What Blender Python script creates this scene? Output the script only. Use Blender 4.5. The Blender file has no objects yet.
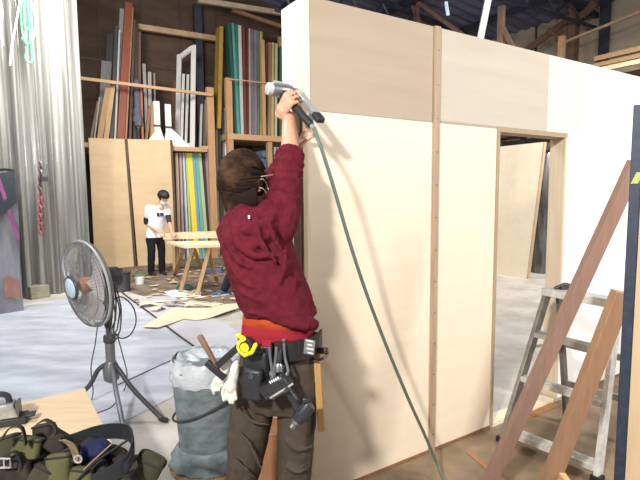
import bpy, math, random
from mathutils import Vector as V, Matrix, noise
random.seed(7)
SC = bpy.context.scene
COL = SC.collection
PI = math.pi
# ---------------------------------------------------------------- camera model
F_PX = 482.0; PITCH = math.atan(47/482); ROLL = .009; EYE = 1.6
def ray(px, py):
    u = (px-320)/F_PX; v = (240-py)/F_PX
    u, v = u*math.cos(ROLL)+v*math.sin(ROLL), -u*math.sin(ROLL)+v*math.cos(ROLL)
    return V((u, math.cos(PITCH)+v*math.sin(PITCH), v*math.cos(PITCH)-math.sin(PITCH)))
def S(px, py, Y):
    d = ray(px, py); k = Y/d.y
    return V((d.x*k, Y, EYE+d.z*k))
def FL(px, py, z=0.0):
    d = ray(px, py); k = (z-EYE)/d.z
    return V((d.x*k, d.y*k, z))
AN = math.radians(57.7)
A = V((math.sin(AN), math.cos(AN), 0)); B = V((-math.cos(AN), math.sin(AN), 0)); Z = V((0, 0, 1))
def PB(px, py, off):                      # point on the vertical plane p.B = off
    d = ray(px, py); k = off/(d.x*B.x+d.y*B.y)
    return V((d.x*k, d.y*k, EYE+d.z*k))
def PA(px, py, off):
    d = ray(px, py); k = off/(d.x*A.x+d.y*A.y)
    return V((d.x*k, d.y*k, EYE+d.z*k))
# ---------------------------------------------------------------- materials
def lin(c):
    o = []
    for x in c:
        x = x/255
        o.append(x/12.92 if x <= .04045 else ((x+.055)/1.055)**2.4)
    return o+[1.0]
MATS = {}
def M(name, rgb, rough=.6, metal=0.0, var=.18, scale=6.0, stretch=(1, 1, 1), bump=0.0, bscale=None,
      rgb2=None, trans=0.0, alpha=1.0, coat=0.0, detail=4.0, sheen=0.0, thresh=None, emit=0.0):
    if name in MATS: return MATS[name]
    m = bpy.data.materials.new(name); m.use_nodes = True
    nt = m.node_tree; N = nt.nodes; L = nt.links
    b = N['Principled BSDF']
    tc = N.new('ShaderNodeTexCoord'); mp = N.new('ShaderNodeMapping')
    mp.inputs['Scale'].default_value = stretch
    L.new(tc.outputs['Object'], mp.inputs['Vector'])
    nz = N.new('ShaderNodeTexNoise'); nz.inputs['Scale'].default_value = scale
    nz.inputs['Detail'].default_value = detail; nz.inputs['Roughness'].default_value = .6
    L.new(mp.outputs['Vector'], nz.inputs['Vector'])
    cr = N.new('ShaderNodeValToRGB')
    c = lin(rgb)
    if rgb2: c2 = lin(rgb2)
    else: c2 = [min(1, x*(1+var)) for x in c[:3]]+[1]
    lo = c if rgb2 else [x*(1-var) for x in c[:3]]+[1]
    cr.color_ramp.elements[0].color = lo; cr.color_ramp.elements[1].color = c2
    a, z = thresh if thresh else (.32, .68)
    cr.color_ramp.elements[0].position = a; cr.color_ramp.elements[1].position = z
    L.new(nz.outputs['Fac'], cr.inputs['Fac']); L.new(cr.outputs['Color'], b.inputs['Base Color'])
    b.inputs['Specular IOR Level'].default_value = .5 if rough < .8 else .15
    b.inputs['Roughness'].default_value = rough; b.inputs['Metallic'].default_value = metal
    b.inputs['Transmission Weight'].default_value = trans; b.inputs['Alpha'].default_value = alpha
    b.inputs['Coat Weight'].default_value = coat; b.inputs['Sheen Weight'].default_value = sheen
    if emit:
        L.new(cr.outputs['Color'], b.inputs['Emission Color']); b.inputs['Emission Strength'].default_value = emit
    if bump:
        n2 = N.new('ShaderNodeTexNoise'); n2.inputs['Scale'].default_value = bscale or scale*4
        n2.inputs['Detail'].default_value = 5
        L.new(mp.outputs['Vector'], n2.inputs['Vector'])
        bp = N.new('ShaderNodeBump'); bp.inputs['Strength'].default_value = bump; bp.inputs['Distance'].default_value = .02
        L.new(n2.outputs['Fac'], bp.inputs['Height']); L.new(bp.outputs['Normal'], b.inputs['Normal'])
    MATS[name] = m
    return m
def wood(name, rgb, var=.16, rough=.6, axis='z', scale=5):
    st = {'z': (9, 9, .5), 'x': (.5, 9, 9), 'y': (9, .5, 9)}[axis]
    return M(name, rgb, rough=rough, var=var, scale=scale, stretch=st, bump=.08)
# ---------------------------------------------------------------- mesh builder
class MB:
    def __init__(s): s.v = []; s.f = []
    def add(s, vs, fs):
        o = len(s.v); s.v += [V(p) for p in vs]; s.f += [tuple(i+o for i in f) for f in fs]
        return s
    def hexa(s, p):       # 8 corners: 4 bottom ring, 4 top ring
        return s.add(p, [(3,2,1,0),(4,5,6,7),(0,1,5,4),(1,2,6,5),(2,3,7,6),(3,0,4,7)])
    def box(s, c, sz, ax=None):
        ax = ax or (V((1,0,0)), V((0,1,0)), Z); c = V(c)
        x, y, z = [a*(d/2) for a, d in zip(ax, sz)]
        return s.hexa([c-x-y-z, c+x-y-z, c+x+y-z, c-x+y-z, c-x-y+z, c+x-y+z, c+x+y+z, c-x+y+z])
    def beam(s, p, q, w, d, side=None):      # w measured along side, d along the third axis
        p = V(p); q = V(q); t = (q-p).normalized()
        sd = V(side) if side is not None else (V((1,0,0)) if abs(t.x) < .9 else V((0,1,0)))
        sd = (sd-t*sd.dot(t)).normalized(); u = t.cross(sd)
        x = sd*(w/2); y = u*(d/2)
        return s.hexa([p-x-y, p+x-y, p+x+y, p-x+y, q-x-y, q+x-y, q+x+y, q-x+y])
    def loft(s, rings, cap=True, closed=False):
        n = len(rings[0]); vs = [p for r in rings for p in r]; fs = []
        m = len(rings)
        for i in range(m if closed else m-1):
            for j in range(n):
                a = i*n+j; b = i*n+(j+1) % n; k = (i+1) % m
                fs.append((a, b, k*n+(j+1) % n, k*n+j))
        if cap and not closed:
            fs.append(tuple(range(n-1, -1, -1))); fs.append(tuple((m-1)*n+j for j in range(n)))
        return s.add(vs, fs)
    def tube(s, pts, r, n=8, closed=False, round_cap=True):
        pts = [V(p) for p in pts]; m = len(pts)
        rs = list(r) if isinstance(r, (list, tuple)) else [r]*m
        T = []
        for i in range(m):
            if closed: t = pts[(i+1) % m]-pts[i-1]
            else: t = pts[min(i+1, m-1)]-pts[max(i-1, 0)]
            T.append(t.normalized() if t.length > 1e-9 else Z.copy())
        u = T[0].orthogonal().normalized(); rings = []
        P = []
        for i in range(m):
            u = (u-T[i]*u.dot(T[i]))
            u = u.normalized() if u.length > 1e-6 else T[i].orthogonal().normalized()
            P.append((pts[i], T[i], u.copy(), rs[i]))
        if round_cap and not closed:
            p, t, uu, rr = P[0]
            P = [(p-t*rr*.95, t, uu, rr*.3), (p-t*rr*.6, t, uu, rr*.8)]+P
            p, t, uu, rr = P[-1]
            P = P+[(p+t*rr*.6, t, uu, rr*.8), (p+t*rr*.95, t, uu, rr*.3)]
        for p, t, uu, rr in P:
            w = t.cross(uu)
            rings.append([p+(uu*math.cos(2*PI*k/n)+w*math.sin(2*PI*k/n))*rr for k in range(n)])
        return s.loft(rings, closed=closed)
    def lathe(s, o, ax, prof, n=24, cap=True):
        o = V(o); ax = V(ax).normalized(); u = ax.orthogonal().normalized(); w = ax.cross(u)
        return s.loft([[o+ax*h+(u*math.cos(2*PI*k/n)+w*math.sin(2*PI*k/n))*r for k in range(n)] for r, h in prof], cap=cap)
    def ell(s, c, r, ax=None, nu=20, nv=12):
        ax = ax or (V((1,0,0)), V((0,1,0)), Z); c = V(c); rings = []
        for i in range(nv+1):
            ph = -PI/2+PI*(i+.02)/(nv+.04)
            rings.append([c+ax[0]*r[0]*math.cos(ph)*math.cos(2*PI*k/nu)+ax[1]*r[1]*math.cos(ph)*math.sin(2*PI*k/nu)+ax[2]*r[2]*math.sin(ph) for k in range(nu)])
        return s.loft(rings)
    def ring(s, c, x, y, n=24):
        return [V(c)+V(x)*math.cos(2*PI*k/n)+V(y)*math.sin(2*PI*k/n) for k in range(n)]
    def prism(s, poly, ext):
        n = len(poly); e = V(ext); p = [V(q) for q in poly]
        return s.add(p+[q+e for q in p], [tuple(range(n-1, -1, -1)), tuple(range(n, 2*n))]+[(i, (i+1) % n, n+(i+1) % n, n+i) for i in range(n)])
    def sheet(s, fn, nu, nv, th):            # fn(u,v) -> point; thick sheet
        P = [[V(fn(i/nu, j/nv)) for j in range(nv+1)] for i in range(nu+1)]
        def nrm(i, j):
            a = P[min(i+1, nu)][j]-P[max(i-1, 0)][j]; b = P[i][min(j+1, nv)]-P[i][max(j-1, 0)]
            c = a.cross(b); return c.normalized() if c.length > 1e-12 else Z
        W = nv+1
        top = [P[i][j]+nrm(i, j)*th/2 for i in range(nu+1) for j in range(W)]
        bot = [P[i][j]-nrm(i, j)*th/2 for i in range(nu+1) for j in range(W)]
        K = len(top); fs = []
        for i in range(nu):
            for j in range(nv):
                a = i*W+j; fs.append((a, a+W, a+W+1, a+1)); fs.append((K+a, K+a+1, K+a+W+1, K+a+W))
        for i in range(nu):
            a = i*W; fs.append((a, K+a, K+a+W, a+W)); a = i*W+nv; fs.append((a, a+W, K+a+W, K+a))
        for j in range(nv):
            a = j; fs.append((a, a+1, K+a+1, K+a)); a = nu*W+j; fs.append((a, K+a, K+a+1, a+1))
        return s.add(top+bot, fs)
    def base(s):
        xs = [p.x for p in s.v]; ys = [p.y for p in s.v]; zs = [p.z for p in s.v]
        return V(((min(xs)+max(xs))/2, (min(ys)+max(ys))/2, min(zs)))
def shade(me, ang=35):
    me.polygons.foreach_set('use_smooth', [True]*len(me.polygons))
    try: me.set_sharp_from_angle(angle=math.radians(ang))
    except Exception: pass
def fixnormals(me):
    import bmesh
    bm = bmesh.new(); bm.from_mesh(me); bmesh.ops.recalc_face_normals(bm, faces=bm.faces); bm.to_mesh(me); bm.free()
def wpos(o):
    p = V((0, 0, 0))
    while o: p += o.location; o = o.parent
    return p
def obj(name, mb, mat, parent=None, label=None, cat=None, group=None, kind=None, bev=0.0, ang=35):
    off = wpos(parent) if parent else mb.base()
    me = bpy.data.meshes.new(name)
    me.from_pydata([tuple(p-off) for p in mb.v], [], mb.f); me.validate(); fixnormals(me); shade(me, ang)
    me.materials.append(mat)
    o = bpy.data.objects.new(name, me); COL.objects.link(o)
    if parent: o.parent = parent
    else: o.location = off
    if bev:
        b = o.modifiers.new('bevel', 'BEVEL'); b.width = bev; b.segments = 2; b.limit_method = 'ANGLE'
    tag(o, label, cat, group, kind)
    return o
def tag(o, label=None, cat=None, group=None, kind=None):
    if label: o['label'] = label
    if cat: o['category'] = cat
    if group: o['group'] = group
    if kind: o['kind'] = kind
    return o
def thing(name, loc, label, cat, group=None):
    o = bpy.data.objects.new(name, None); COL.objects.link(o); o.location = V(loc); o.empty_display_size = .1
    return tag(o, label, cat, group)
def remesh(name, mb, mat, parent, voxel=.006, smooth=6, disp=None, label=None, fac=.5):
    off = wpos(parent)
    me = bpy.data.meshes.new('tmp'); me.from_pydata([tuple(p-off) for p in mb.v], [], mb.f); fixnormals(me)
    t = bpy.data.objects.new('tmp', me); COL.objects.link(t)
    r = t.modifiers.new('r', 'REMESH'); r.mode = 'VOXEL'; r.voxel_size = voxel
    if smooth:
        q = t.modifiers.new('s', 'SMOOTH'); q.iterations = smooth; q.factor = fac
    dg = bpy.context.evaluated_depsgraph_get(); dg.update()
    m2 = bpy.data.meshes.new_from_object(t.evaluated_get(dg)); m2.name = name
    bpy.data.objects.remove(t); bpy.data.meshes.remove(me)
    if disp:
        ns = [v.normal.copy() for v in m2.vertices]
        for v, n in zip(m2.vertices, ns): v.co = v.co+n*disp(v.co+off)
    m2.materials.clear(); m2.materials.append(mat); shade(m2, 80)
    o = bpy.data.objects.new(name, m2); COL.objects.link(o); o.parent = parent
    if label: o['label'] = label
    return o
def spline(pts, n=8):
    pts = [V(p) for p in pts]; out = []
    for i in range(len(pts)-1):
        p0 = pts[max(i-1, 0)]; p1 = pts[i]; p2 = pts[i+1]; p3 = pts[min(i+2, len(pts)-1)]
        for k in range(n):
            t = k/n
            out.append(.5*((2*p1)+(p2-p0)*t+(2*p0-5*p1+4*p2-p3)*t*t+(3*p1-p0-3*p2+p3)*t**3))
    return out+[pts[-1]]
# ---------------------------------------------------------------- camera
cd = bpy.data.cameras.new('camera'); cam = bpy.data.objects.new('camera', cd); COL.objects.link(cam); SC.camera = cam
cd.sensor_width = 36; cd.lens = 36*F_PX/640; cd.clip_end = 200
U = V((0, math.sin(PITCH), math.cos(PITCH))); Fw = V((0, math.cos(PITCH), -math.sin(PITCH))); X = V((1, 0, 0))
rc = X*math.cos(ROLL)-U*math.sin(ROLL); uc = X*math.sin(ROLL)+U*math.cos(ROLL)
cam.matrix_world = Matrix(((rc.x, uc.x, -Fw.x, 0), (rc.y, uc.y, -Fw.y, 0), (rc.z, uc.z, -Fw.z, EYE), (0, 0, 0, 1)))
# ================================================================ SETTING
OFF_RACK = 11.6; OFF_WALL = 13.2; OFF_SIDE = 13.3; ROOF = 6.9
def AB(a, b, z=0): return A*a+B*b+Z*z
m_floor = M('workshop concrete', (164, 157, 148), rgb2=(206, 200, 192), rough=.55, scale=2.2, detail=8, bump=.1, bscale=14)
m_wallb = M('brown wall boards', (84, 68, 58), rough=.8, var=.22, scale=1.2, stretch=(1, 1, 3))
m_side = M('tan wall boards', (170, 156, 138), rough=.8, var=.12, scale=1.0)
m_roof = M('dark roof sheeting', (98, 102, 126), rough=.7, var=.3, scale=.7, stretch=(1, 6, 1))
m_steel = M('dark steel', (60, 62, 74), rough=.5, metal=.3)
m_brownsteel = M('brown painted steel', (112, 84, 68), rough=.6)
f = MB(); f.box(V((1, 8, -.05)), (44, 44, .1)); obj('floor', f, m_floor, kind='structure')
w = MB(); w.box(AB(3, OFF_WALL+.1, 4.5), (22, .2, 9.2), (A, B, Z))
wb = obj('wall_back', w, m_wallb, kind='structure')
g = MB()
for a in range(-7, 14, 1): g.box(AB(a*1.0, OFF_WALL-.01, 4.0), (.03, .03, 8.0), (A, B, Z))
for z in (2.1, 4.9, 7.0): g.box(AB(3, OFF_WALL-.015, z), (20.5, .03, .05), (A, B, Z))
obj('board_batten', g, M('batten brown', (70, 56, 48)), wb)
w = MB(); w.box(AB(OFF_SIDE+.1, 4, 3.5), (.2, 18.6, 7.2), (A, B, Z)); ws = obj('wall_right', w, m_side, kind='structure')
w = MB()
for b in range(-4, 13): w.box(AB(OFF_SIDE-.02, b*1.0, 3.4), (.04, .05, 6.8), (A, B, Z))
w.box(AB(OFF_SIDE-.03, 4, 3.1), (.06, 18, .16), (A, B, Z))
obj('board_batten', w, M('batten dark', (70, 62, 54)), ws)
w = MB()   # corrugated roof over everything, sloping up from the back wall eave
def ROOFZ(a): return 6.45+.11*(13.3-a)
def roof_fn(u, v):
    b = OFF_WALL+.3-u*19; a = OFF_SIDE+.3-v*24
    return AB(a, b, ROOFZ(a)+.03*math.sin(b*18))
w.sheet(roof_fn, 400, 2, .04); obj('ceiling', w, m_roof, kind='structure')
for i, aa in enumerate((11.8, 9.4, 7.0, 4.6)):       # purlins along the roof
    g = MB(); g.box(AB(aa, 4, ROOFZ(aa)-.14), (.1, 18, .14), (A, B, Z)); obj('trim_%d' % (i+1), g, m_steel, kind='structure')
for i, bb in enumerate((10.4, 7.2)):
    g = MB(); g.beam(AB(13.2, bb, ROOFZ(13.2)-.3), AB(5.2, bb, ROOFZ(5.2)-.3), .12, .1, Z)
    for k in range(7):
        a0 = 13.0-k*1.1
        g.beam(AB(a0, bb, ROOFZ(a0)-.33), AB(a0-.55, bb, 5.9), .05, .05); g.beam(AB(a0-.55, bb, 5.9), AB(a0-1.1, bb, ROOFZ(a0-1.1)-.33), .05, .05)
    g.beam(AB(13.2, bb, 5.85), AB(5.4, bb, 5.85), .07, .07, Z)
    obj('trim_%d' % (i+5), g, m_steel, kind='structure')
g = MB(); g.beam(PB(198, 0, 12.2), PB(300, 16, 12.2), .12, .10, Z)
obj('trim_8', g, M('pale beam', (176, 158, 134)), kind='structure')
g = MB(); p = PB(197, 10, 13.0); g.box(V((p.x, p.y, 3.3)), (.2, .16, 6.6), (A, B, Z)); obj('trim_9', g, m_steel, kind='structure')
# pale bluish sheet over the floor on the left, with seams
m_pale = M('pale blue floor paint', (148, 154, 164), rough=.42, rgb2=(196, 202, 212), scale=2.4, stretch=(.5, 1.6, 1), detail=8, bump=.03)
def poly_sheet(pix, z, th): 
    return MB().prism([FL(x, y, z) for x, y in pix], V((0, 0, th)))
g = poly_sheet([(-60, 322), (60, 300), (127, 298), (199, 352), (172, 398), (120, 424), (-20, 470), (-160, 430)], .001, .007)
obj('floor_sheet', g, m_pale, kind='structure')
g = poly_sheet([(129, 297), (172, 296.5), (236, 330), (242, 345), (202, 352)], .001, .006)
obj('floor_sheet', g, M('grey floor paint', (168, 168, 174), rough=.45, rgb2=(192, 192, 198), scale=1.6, detail=8), kind='structure')
g = poly_sheet([(60, 262), (300, 256), (300, 300), (236, 308), (200, 300), (150, 298), (128, 292), (100, 291), (92, 289)], .0008, .004)
obj('floor_sheet', g, M('dirty brown floor', (84, 72, 62), rough=.7, rgb2=(142, 126, 110), scale=3.5, detail=10, bump=.1), kind='structure')
# warm-stained floor by the set wall
g = MB().prism([AB(3.0+a, b, .0008) for a, b in ((-2.6, 2.031), (3.6, 2.031), (3.6, -.4), (-2.6, -.4))], V((0, 0, .004)))
obj('floor_sheet', g, M('worn brown floor boards', (94, 78, 62), rgb2=(150, 128, 102), rough=.6, scale=2.6, detail=8, stretch=(1, 1, 1), bump=.1), kind='structure')
# ================================================================ SET WALL
WO = V((.6745, 2.8384, 0)); OB = WO.dot(B)
def W(t, off, z): return WO+A*t+B*off+Z*z
WH = 2.53
m_low = M('birch plywood', (232, 216, 192), rough=.55, var=.04, scale=2.2, stretch=(.6, .6, 5), detail=6)
m_up = M('lauan plywood', (168, 150, 130), rough=.6, var=.05, scale=2.2, stretch=(.6, .6, 6), detail=6)
m_up2 = M('lauan plywood fade', (188, 178, 162), rough=.6, var=.05, scale=2.2, stretch=(.6, .6, 6), detail=6)  # paler tone: the upper wall's fade to the right put into colour
m_white = M('white plywood', (246, 244, 240), rough=.5, var=.02, scale=2)  # near-white tone of the return and the sheets right of the doorway
m_stud = wood('brown stud', (132, 108, 88))
m_rail = wood('bottom rail pine', (132, 96, 62), axis='x')
m_jamb = wood('door jamb pine', (204, 184, 156), var=.08)
TH = .1
def panel(mb, t0, t1, z0, z1, o0=0.0, o1=TH):
    return mb.box(W((t0+t1)/2, (o0+o1)/2, (z0+z1)/2), (t1-t0, o1-o0, z1-z0), (A, B, Z))
def flat(t0, t1, label, ml=m_low, mu=m_up):
    r = thing('stage_flat', W((t0+t1)/2, TH/2, 0), label, 'wall panel')
    obj('lower_sheet', panel(MB(), t0, t1, .0215, 1.998), ml, r)
    obj('upper_sheet', panel(MB(), t0, t1, 2.0, WH), mu, r)
    obj('bottom_rail', panel(MB(), t0, t1, 0, .021, -.006, TH), m_rail, r)
    return r
r = flat(-.85, -.022, 'plain plywood stage flat beside the maroon-hooded worker, left of the brown seam batten')
g = MB(); panel(g, -.875, -.8505, 0, WH, -.004, TH); obj('edge_trim', g, wood('edge strip', (228, 214, 190)), r)
# the seam batten with its screws
r = thing('seam_batten', W(-.005, -.005, 0), 'narrow brown batten with screws covering the seam between plywood flats', 'batten')
g = MB(); panel(g, -.021, .019, 0, WH+.002, -.014, TH); obj('batten_strip', g, wood('seam batten wood', (168, 142, 118)), r)
g = MB()
for k in range(13): g.lathe(W(.0, -.014, .12+k*.19), -B, [(.004, 0), (.004, .002)], 8)
obj('screw_heads', g, M('screw steel', (90, 80, 74), metal=.6, rough=.4), r)
# doorway flat
D0, D1, DH = .559, 1.312, 2.0
r = thing('stage_flat', W(.75, TH/2, 0), 'plywood stage flat with the open doorway cut through it', 'wall panel')
obj('lower_sheet', panel(MB(), .0195, D0-.012, .0215, 1.998), m_low, r)
obj('upper_sheet', panel(MB(), .0195, 1.08, 2.013, WH), m_up2, r)
obj('upper_sheet', panel(MB(), 1.0805, 1.50, 2.013, WH), M('plywood fade to white', (212, 206, 197), rough=.55, var=.05, scale=1.5), r)  # in-between tone: soft brightening towards the right put into the colour
obj('lower_sheet', panel(MB(), D1+.012, 1.50, .0215, 2.012), m_white, r)
obj('bottom_rail', panel(MB(), .0195, D0-.012, 0, .021, -.006, TH), m_rail, r)
g = MB(); panel(g, .0195, D0-.012, 1.999, 2.0125); obj('filler_strip', g, m_up, r)
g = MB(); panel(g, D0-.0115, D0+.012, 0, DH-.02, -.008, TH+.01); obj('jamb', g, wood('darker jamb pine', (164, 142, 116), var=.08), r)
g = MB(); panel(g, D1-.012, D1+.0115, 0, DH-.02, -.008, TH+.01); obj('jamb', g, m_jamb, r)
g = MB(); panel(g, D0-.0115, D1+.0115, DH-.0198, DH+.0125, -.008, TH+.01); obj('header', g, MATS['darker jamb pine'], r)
g = MB(); panel(g, D0+.0125, D1-.0125, 0, .025, 0, TH); obj('threshold', g, wood('pale sill', (236, 220, 190), axis='x'), r)  # pale strip across the foot of the doorway
flat(1.5005, 3.4, 'white stage flat right of the doorway, behind the stepladder', m_white, m_white)
# return flat on the corner
r = thing('stage_flat', W(-.84, .2, 0), 'narrow white stage flat turning the corner behind the nail gun', 'wall panel')
g = MB(); g.box(W(-.84, .165, WH/2), (.07, .125, WH), (A, B, Z)); obj('face_sheet', g, m_white, r)
g = MB(); g.box(W(-.877, .107, 2.3), (.003, .20, .4), (A, B, Z))
# corner batten being nailed
r = thing('corner_batten', W(-.90, .03, 0), 'tall brown wooden batten being nailed to the corner of the set wall', 'batten')
g = MB(); g.box(W(-.896, .03, 1.035), (.038, .062, 2.07), (A, B, Z)); obj('batten_strip', g, m_stud, r, bev=.002)
g = MB(); g.box(W(-.888, -.0085, 1.03), (.022, .012, 2.06), (A, B, Z)); obj('pale_edge', g, wood('pale edge', (206, 184, 152)), r)
# ================================================================ BACK: rack, flats, lumber
m_post = wood('rack pine', (176, 136, 96)); m_postx = wood('rack pine rail', (184, 148, 110), axis='x')
O = OFF_RACK
deckz = PB(190, 147, O).z; deck2z = PB(255, 135, O).z
def pb_x(px, off):                    # position along the rack plane of a pixel column (at eye level)
    return PB(px, 194, off)
rk = thing('lumber_rack', pb_x(213, O+.4)*1, 'tall pine lumber rack full of upright boards along the back wall', 'rack')
rk.location.z = 0
def post(px, z0, z1, w, d, off, mt=m_post):
    p = pb_x(px, off); g = MB(); g.box(V((p.x, p.y, (z0+z1)/2)), (w, d, z1-z0), (A, B, Z)); return obj('post', g, mt, rk)
post(212.5, 0, PB(212, 88, O).z, .17, .12, O); post(231, 0, PB(231, 78, O).z, .16, .12, O+.06)
post(265, deck2z, PB(265, 40, O).z, .1, .1, O+.05); post(270, 0, deck2z-.16, .13, .12, O+.05)
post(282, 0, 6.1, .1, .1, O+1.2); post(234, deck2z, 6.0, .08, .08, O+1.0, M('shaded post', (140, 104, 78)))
def rack_a(px, off): return pb_x(px, off).dot(A)
def deck(pa, pb_, z, name='deck', d0=-.02, d1=1.3, th=.1):
    a0 = rack_a(pa, O); a1 = rack_a(pb_, O); g = MB()
    g.box(AB((a0+a1)/2, O+(d0+d1)/2, z-th/2), (a1-a0, d1-d0, th), (A, B, Z)); return obj(name, g, m_postx, rk)
deck(70, 208.5, deckz); deck(229, 300, deck2z, th=.14)
def rail(p, q, off0, off1, w, mt=m_postx):
    g = MB(); g.beam(PB(*p, off0), PB(*q, off1), w, w, Z); return obj('rail', g, mt, rk)
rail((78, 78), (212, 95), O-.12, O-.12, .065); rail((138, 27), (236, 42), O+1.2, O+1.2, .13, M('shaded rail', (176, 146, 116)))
rail((229, 79), (266, 83), O-.05, O-.05, .025); rail((200, 148), (212, 147.5), O, O, .08)
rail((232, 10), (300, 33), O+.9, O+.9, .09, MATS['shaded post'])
# leaning pieces: bottom pixel column, top pixel (x,y), width px, thickness, colour, label
PXM = 482/11.6
def plank(name, xb, xt, yt, wpx, th, rgb, label, zb=None, offb=.25, offt=.75, cat='board', rough=.6, var=.14):
    zb = deckz+.001 if zb is None else zb
    a0 = rack_a(xb, O+offb); pt = PB(xt, yt, O+offt); 
    b0 = AB(a0, O+offb, zb); wm = wpx*b0.y/482/.97
    q = V((pt.x, pt.y, pt.z))
    if q.z > 6.0: q = b0+(q-b0)*((6.0-zb)/(q.z-zb))
    g = MB(); g.hexa([b0-A*wm/2-B*th/2, b0+A*wm/2-B*th/2, b0+A*wm/2+B*th/2, b0-A*wm/2+B*th/2,
                      q-A*wm/2-B*th/2, q+A*wm/2-B*th/2, q+A*wm/2+B*th/2, q-A*wm/2+B*th/2])
    if zb > 2: rgb = tuple(int(c*.84+6) for c in rgb)  # pieces high in the rack darkened: dimness under the roof put into their colour
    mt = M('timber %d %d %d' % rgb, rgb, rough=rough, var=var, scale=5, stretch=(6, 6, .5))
    return obj(name, g, mt, label=label, cat=cat)
T = 'standing on the upper deck of the rack'
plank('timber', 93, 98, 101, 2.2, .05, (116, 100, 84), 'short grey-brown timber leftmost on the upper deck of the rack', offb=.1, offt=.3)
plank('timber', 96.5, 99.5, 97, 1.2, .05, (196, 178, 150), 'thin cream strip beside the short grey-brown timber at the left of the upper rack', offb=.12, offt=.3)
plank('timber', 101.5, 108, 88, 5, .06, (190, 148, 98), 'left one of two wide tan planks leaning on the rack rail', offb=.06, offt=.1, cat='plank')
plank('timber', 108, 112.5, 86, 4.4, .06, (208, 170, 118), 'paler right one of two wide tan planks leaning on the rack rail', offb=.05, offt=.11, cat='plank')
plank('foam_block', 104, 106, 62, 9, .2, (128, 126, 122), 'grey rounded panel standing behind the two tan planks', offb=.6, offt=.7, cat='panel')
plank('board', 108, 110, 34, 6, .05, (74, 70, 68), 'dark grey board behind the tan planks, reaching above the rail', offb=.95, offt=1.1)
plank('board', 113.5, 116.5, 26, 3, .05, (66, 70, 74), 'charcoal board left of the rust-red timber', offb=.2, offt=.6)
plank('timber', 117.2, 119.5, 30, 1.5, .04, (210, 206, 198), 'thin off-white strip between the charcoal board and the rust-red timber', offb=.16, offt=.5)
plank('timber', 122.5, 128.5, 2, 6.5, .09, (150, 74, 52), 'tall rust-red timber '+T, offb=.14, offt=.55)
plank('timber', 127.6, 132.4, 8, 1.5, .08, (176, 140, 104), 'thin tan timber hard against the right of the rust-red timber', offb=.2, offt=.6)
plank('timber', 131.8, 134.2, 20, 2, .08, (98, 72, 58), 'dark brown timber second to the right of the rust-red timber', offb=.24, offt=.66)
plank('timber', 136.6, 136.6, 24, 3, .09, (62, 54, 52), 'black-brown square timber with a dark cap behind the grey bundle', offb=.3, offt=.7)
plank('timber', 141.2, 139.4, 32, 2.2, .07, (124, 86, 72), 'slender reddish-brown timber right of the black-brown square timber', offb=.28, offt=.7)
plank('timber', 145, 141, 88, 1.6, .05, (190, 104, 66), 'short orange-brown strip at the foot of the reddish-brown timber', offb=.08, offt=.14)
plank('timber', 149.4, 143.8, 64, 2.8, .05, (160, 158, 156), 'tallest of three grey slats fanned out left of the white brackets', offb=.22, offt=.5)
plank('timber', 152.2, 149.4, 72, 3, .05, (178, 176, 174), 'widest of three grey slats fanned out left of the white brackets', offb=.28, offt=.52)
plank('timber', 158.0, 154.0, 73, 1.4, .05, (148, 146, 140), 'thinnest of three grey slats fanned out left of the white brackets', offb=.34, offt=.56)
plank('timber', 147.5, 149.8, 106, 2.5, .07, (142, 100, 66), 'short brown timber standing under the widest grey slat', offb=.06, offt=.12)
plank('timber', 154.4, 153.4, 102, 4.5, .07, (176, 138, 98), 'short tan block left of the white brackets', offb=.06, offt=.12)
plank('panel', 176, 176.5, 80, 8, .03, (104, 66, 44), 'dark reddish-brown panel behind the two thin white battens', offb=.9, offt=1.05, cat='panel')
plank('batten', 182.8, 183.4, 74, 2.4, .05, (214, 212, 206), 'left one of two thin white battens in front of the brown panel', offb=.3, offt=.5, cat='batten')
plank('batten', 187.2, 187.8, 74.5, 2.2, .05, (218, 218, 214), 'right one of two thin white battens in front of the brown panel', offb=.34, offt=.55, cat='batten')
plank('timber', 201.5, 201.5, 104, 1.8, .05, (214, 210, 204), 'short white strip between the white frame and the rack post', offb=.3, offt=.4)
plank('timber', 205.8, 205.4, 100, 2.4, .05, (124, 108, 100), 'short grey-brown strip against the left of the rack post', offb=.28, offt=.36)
# grey bundle tied round the dark timber
r = thing('wrapped_bundle', PB(137.5, 128, O+.1), 'blue-grey wrapped bundle hanging in front of the dark square timber', 'bundle')
r.location.z = deckz
g = MB(); p0 = PB(138.5, 127, O+.1); p1 = PB(136.6, 82, O+.22)
g.tube(spline([p0, p0.lerp(p1, .12), p0.lerp(p1, .3), p0.lerp(p1, .6), p1], 5), [.05]+[.09]*4+[.11]*4+[.1]*3+[.08]*4+[.065]*5, 12)
g.v = [v+V((noise.noise(v*9)*.02, 0, 0)) for v in g.v]
obj('wrap', g, M('blue grey cloth', (92, 92, 104), rough=.8), r)
g = MB(); g.beam(V((p0.x, p0.y, deckz+.001)), p0, .04, .04); obj('stick', g, M('dark stick', (54, 48, 46)), r)
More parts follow.
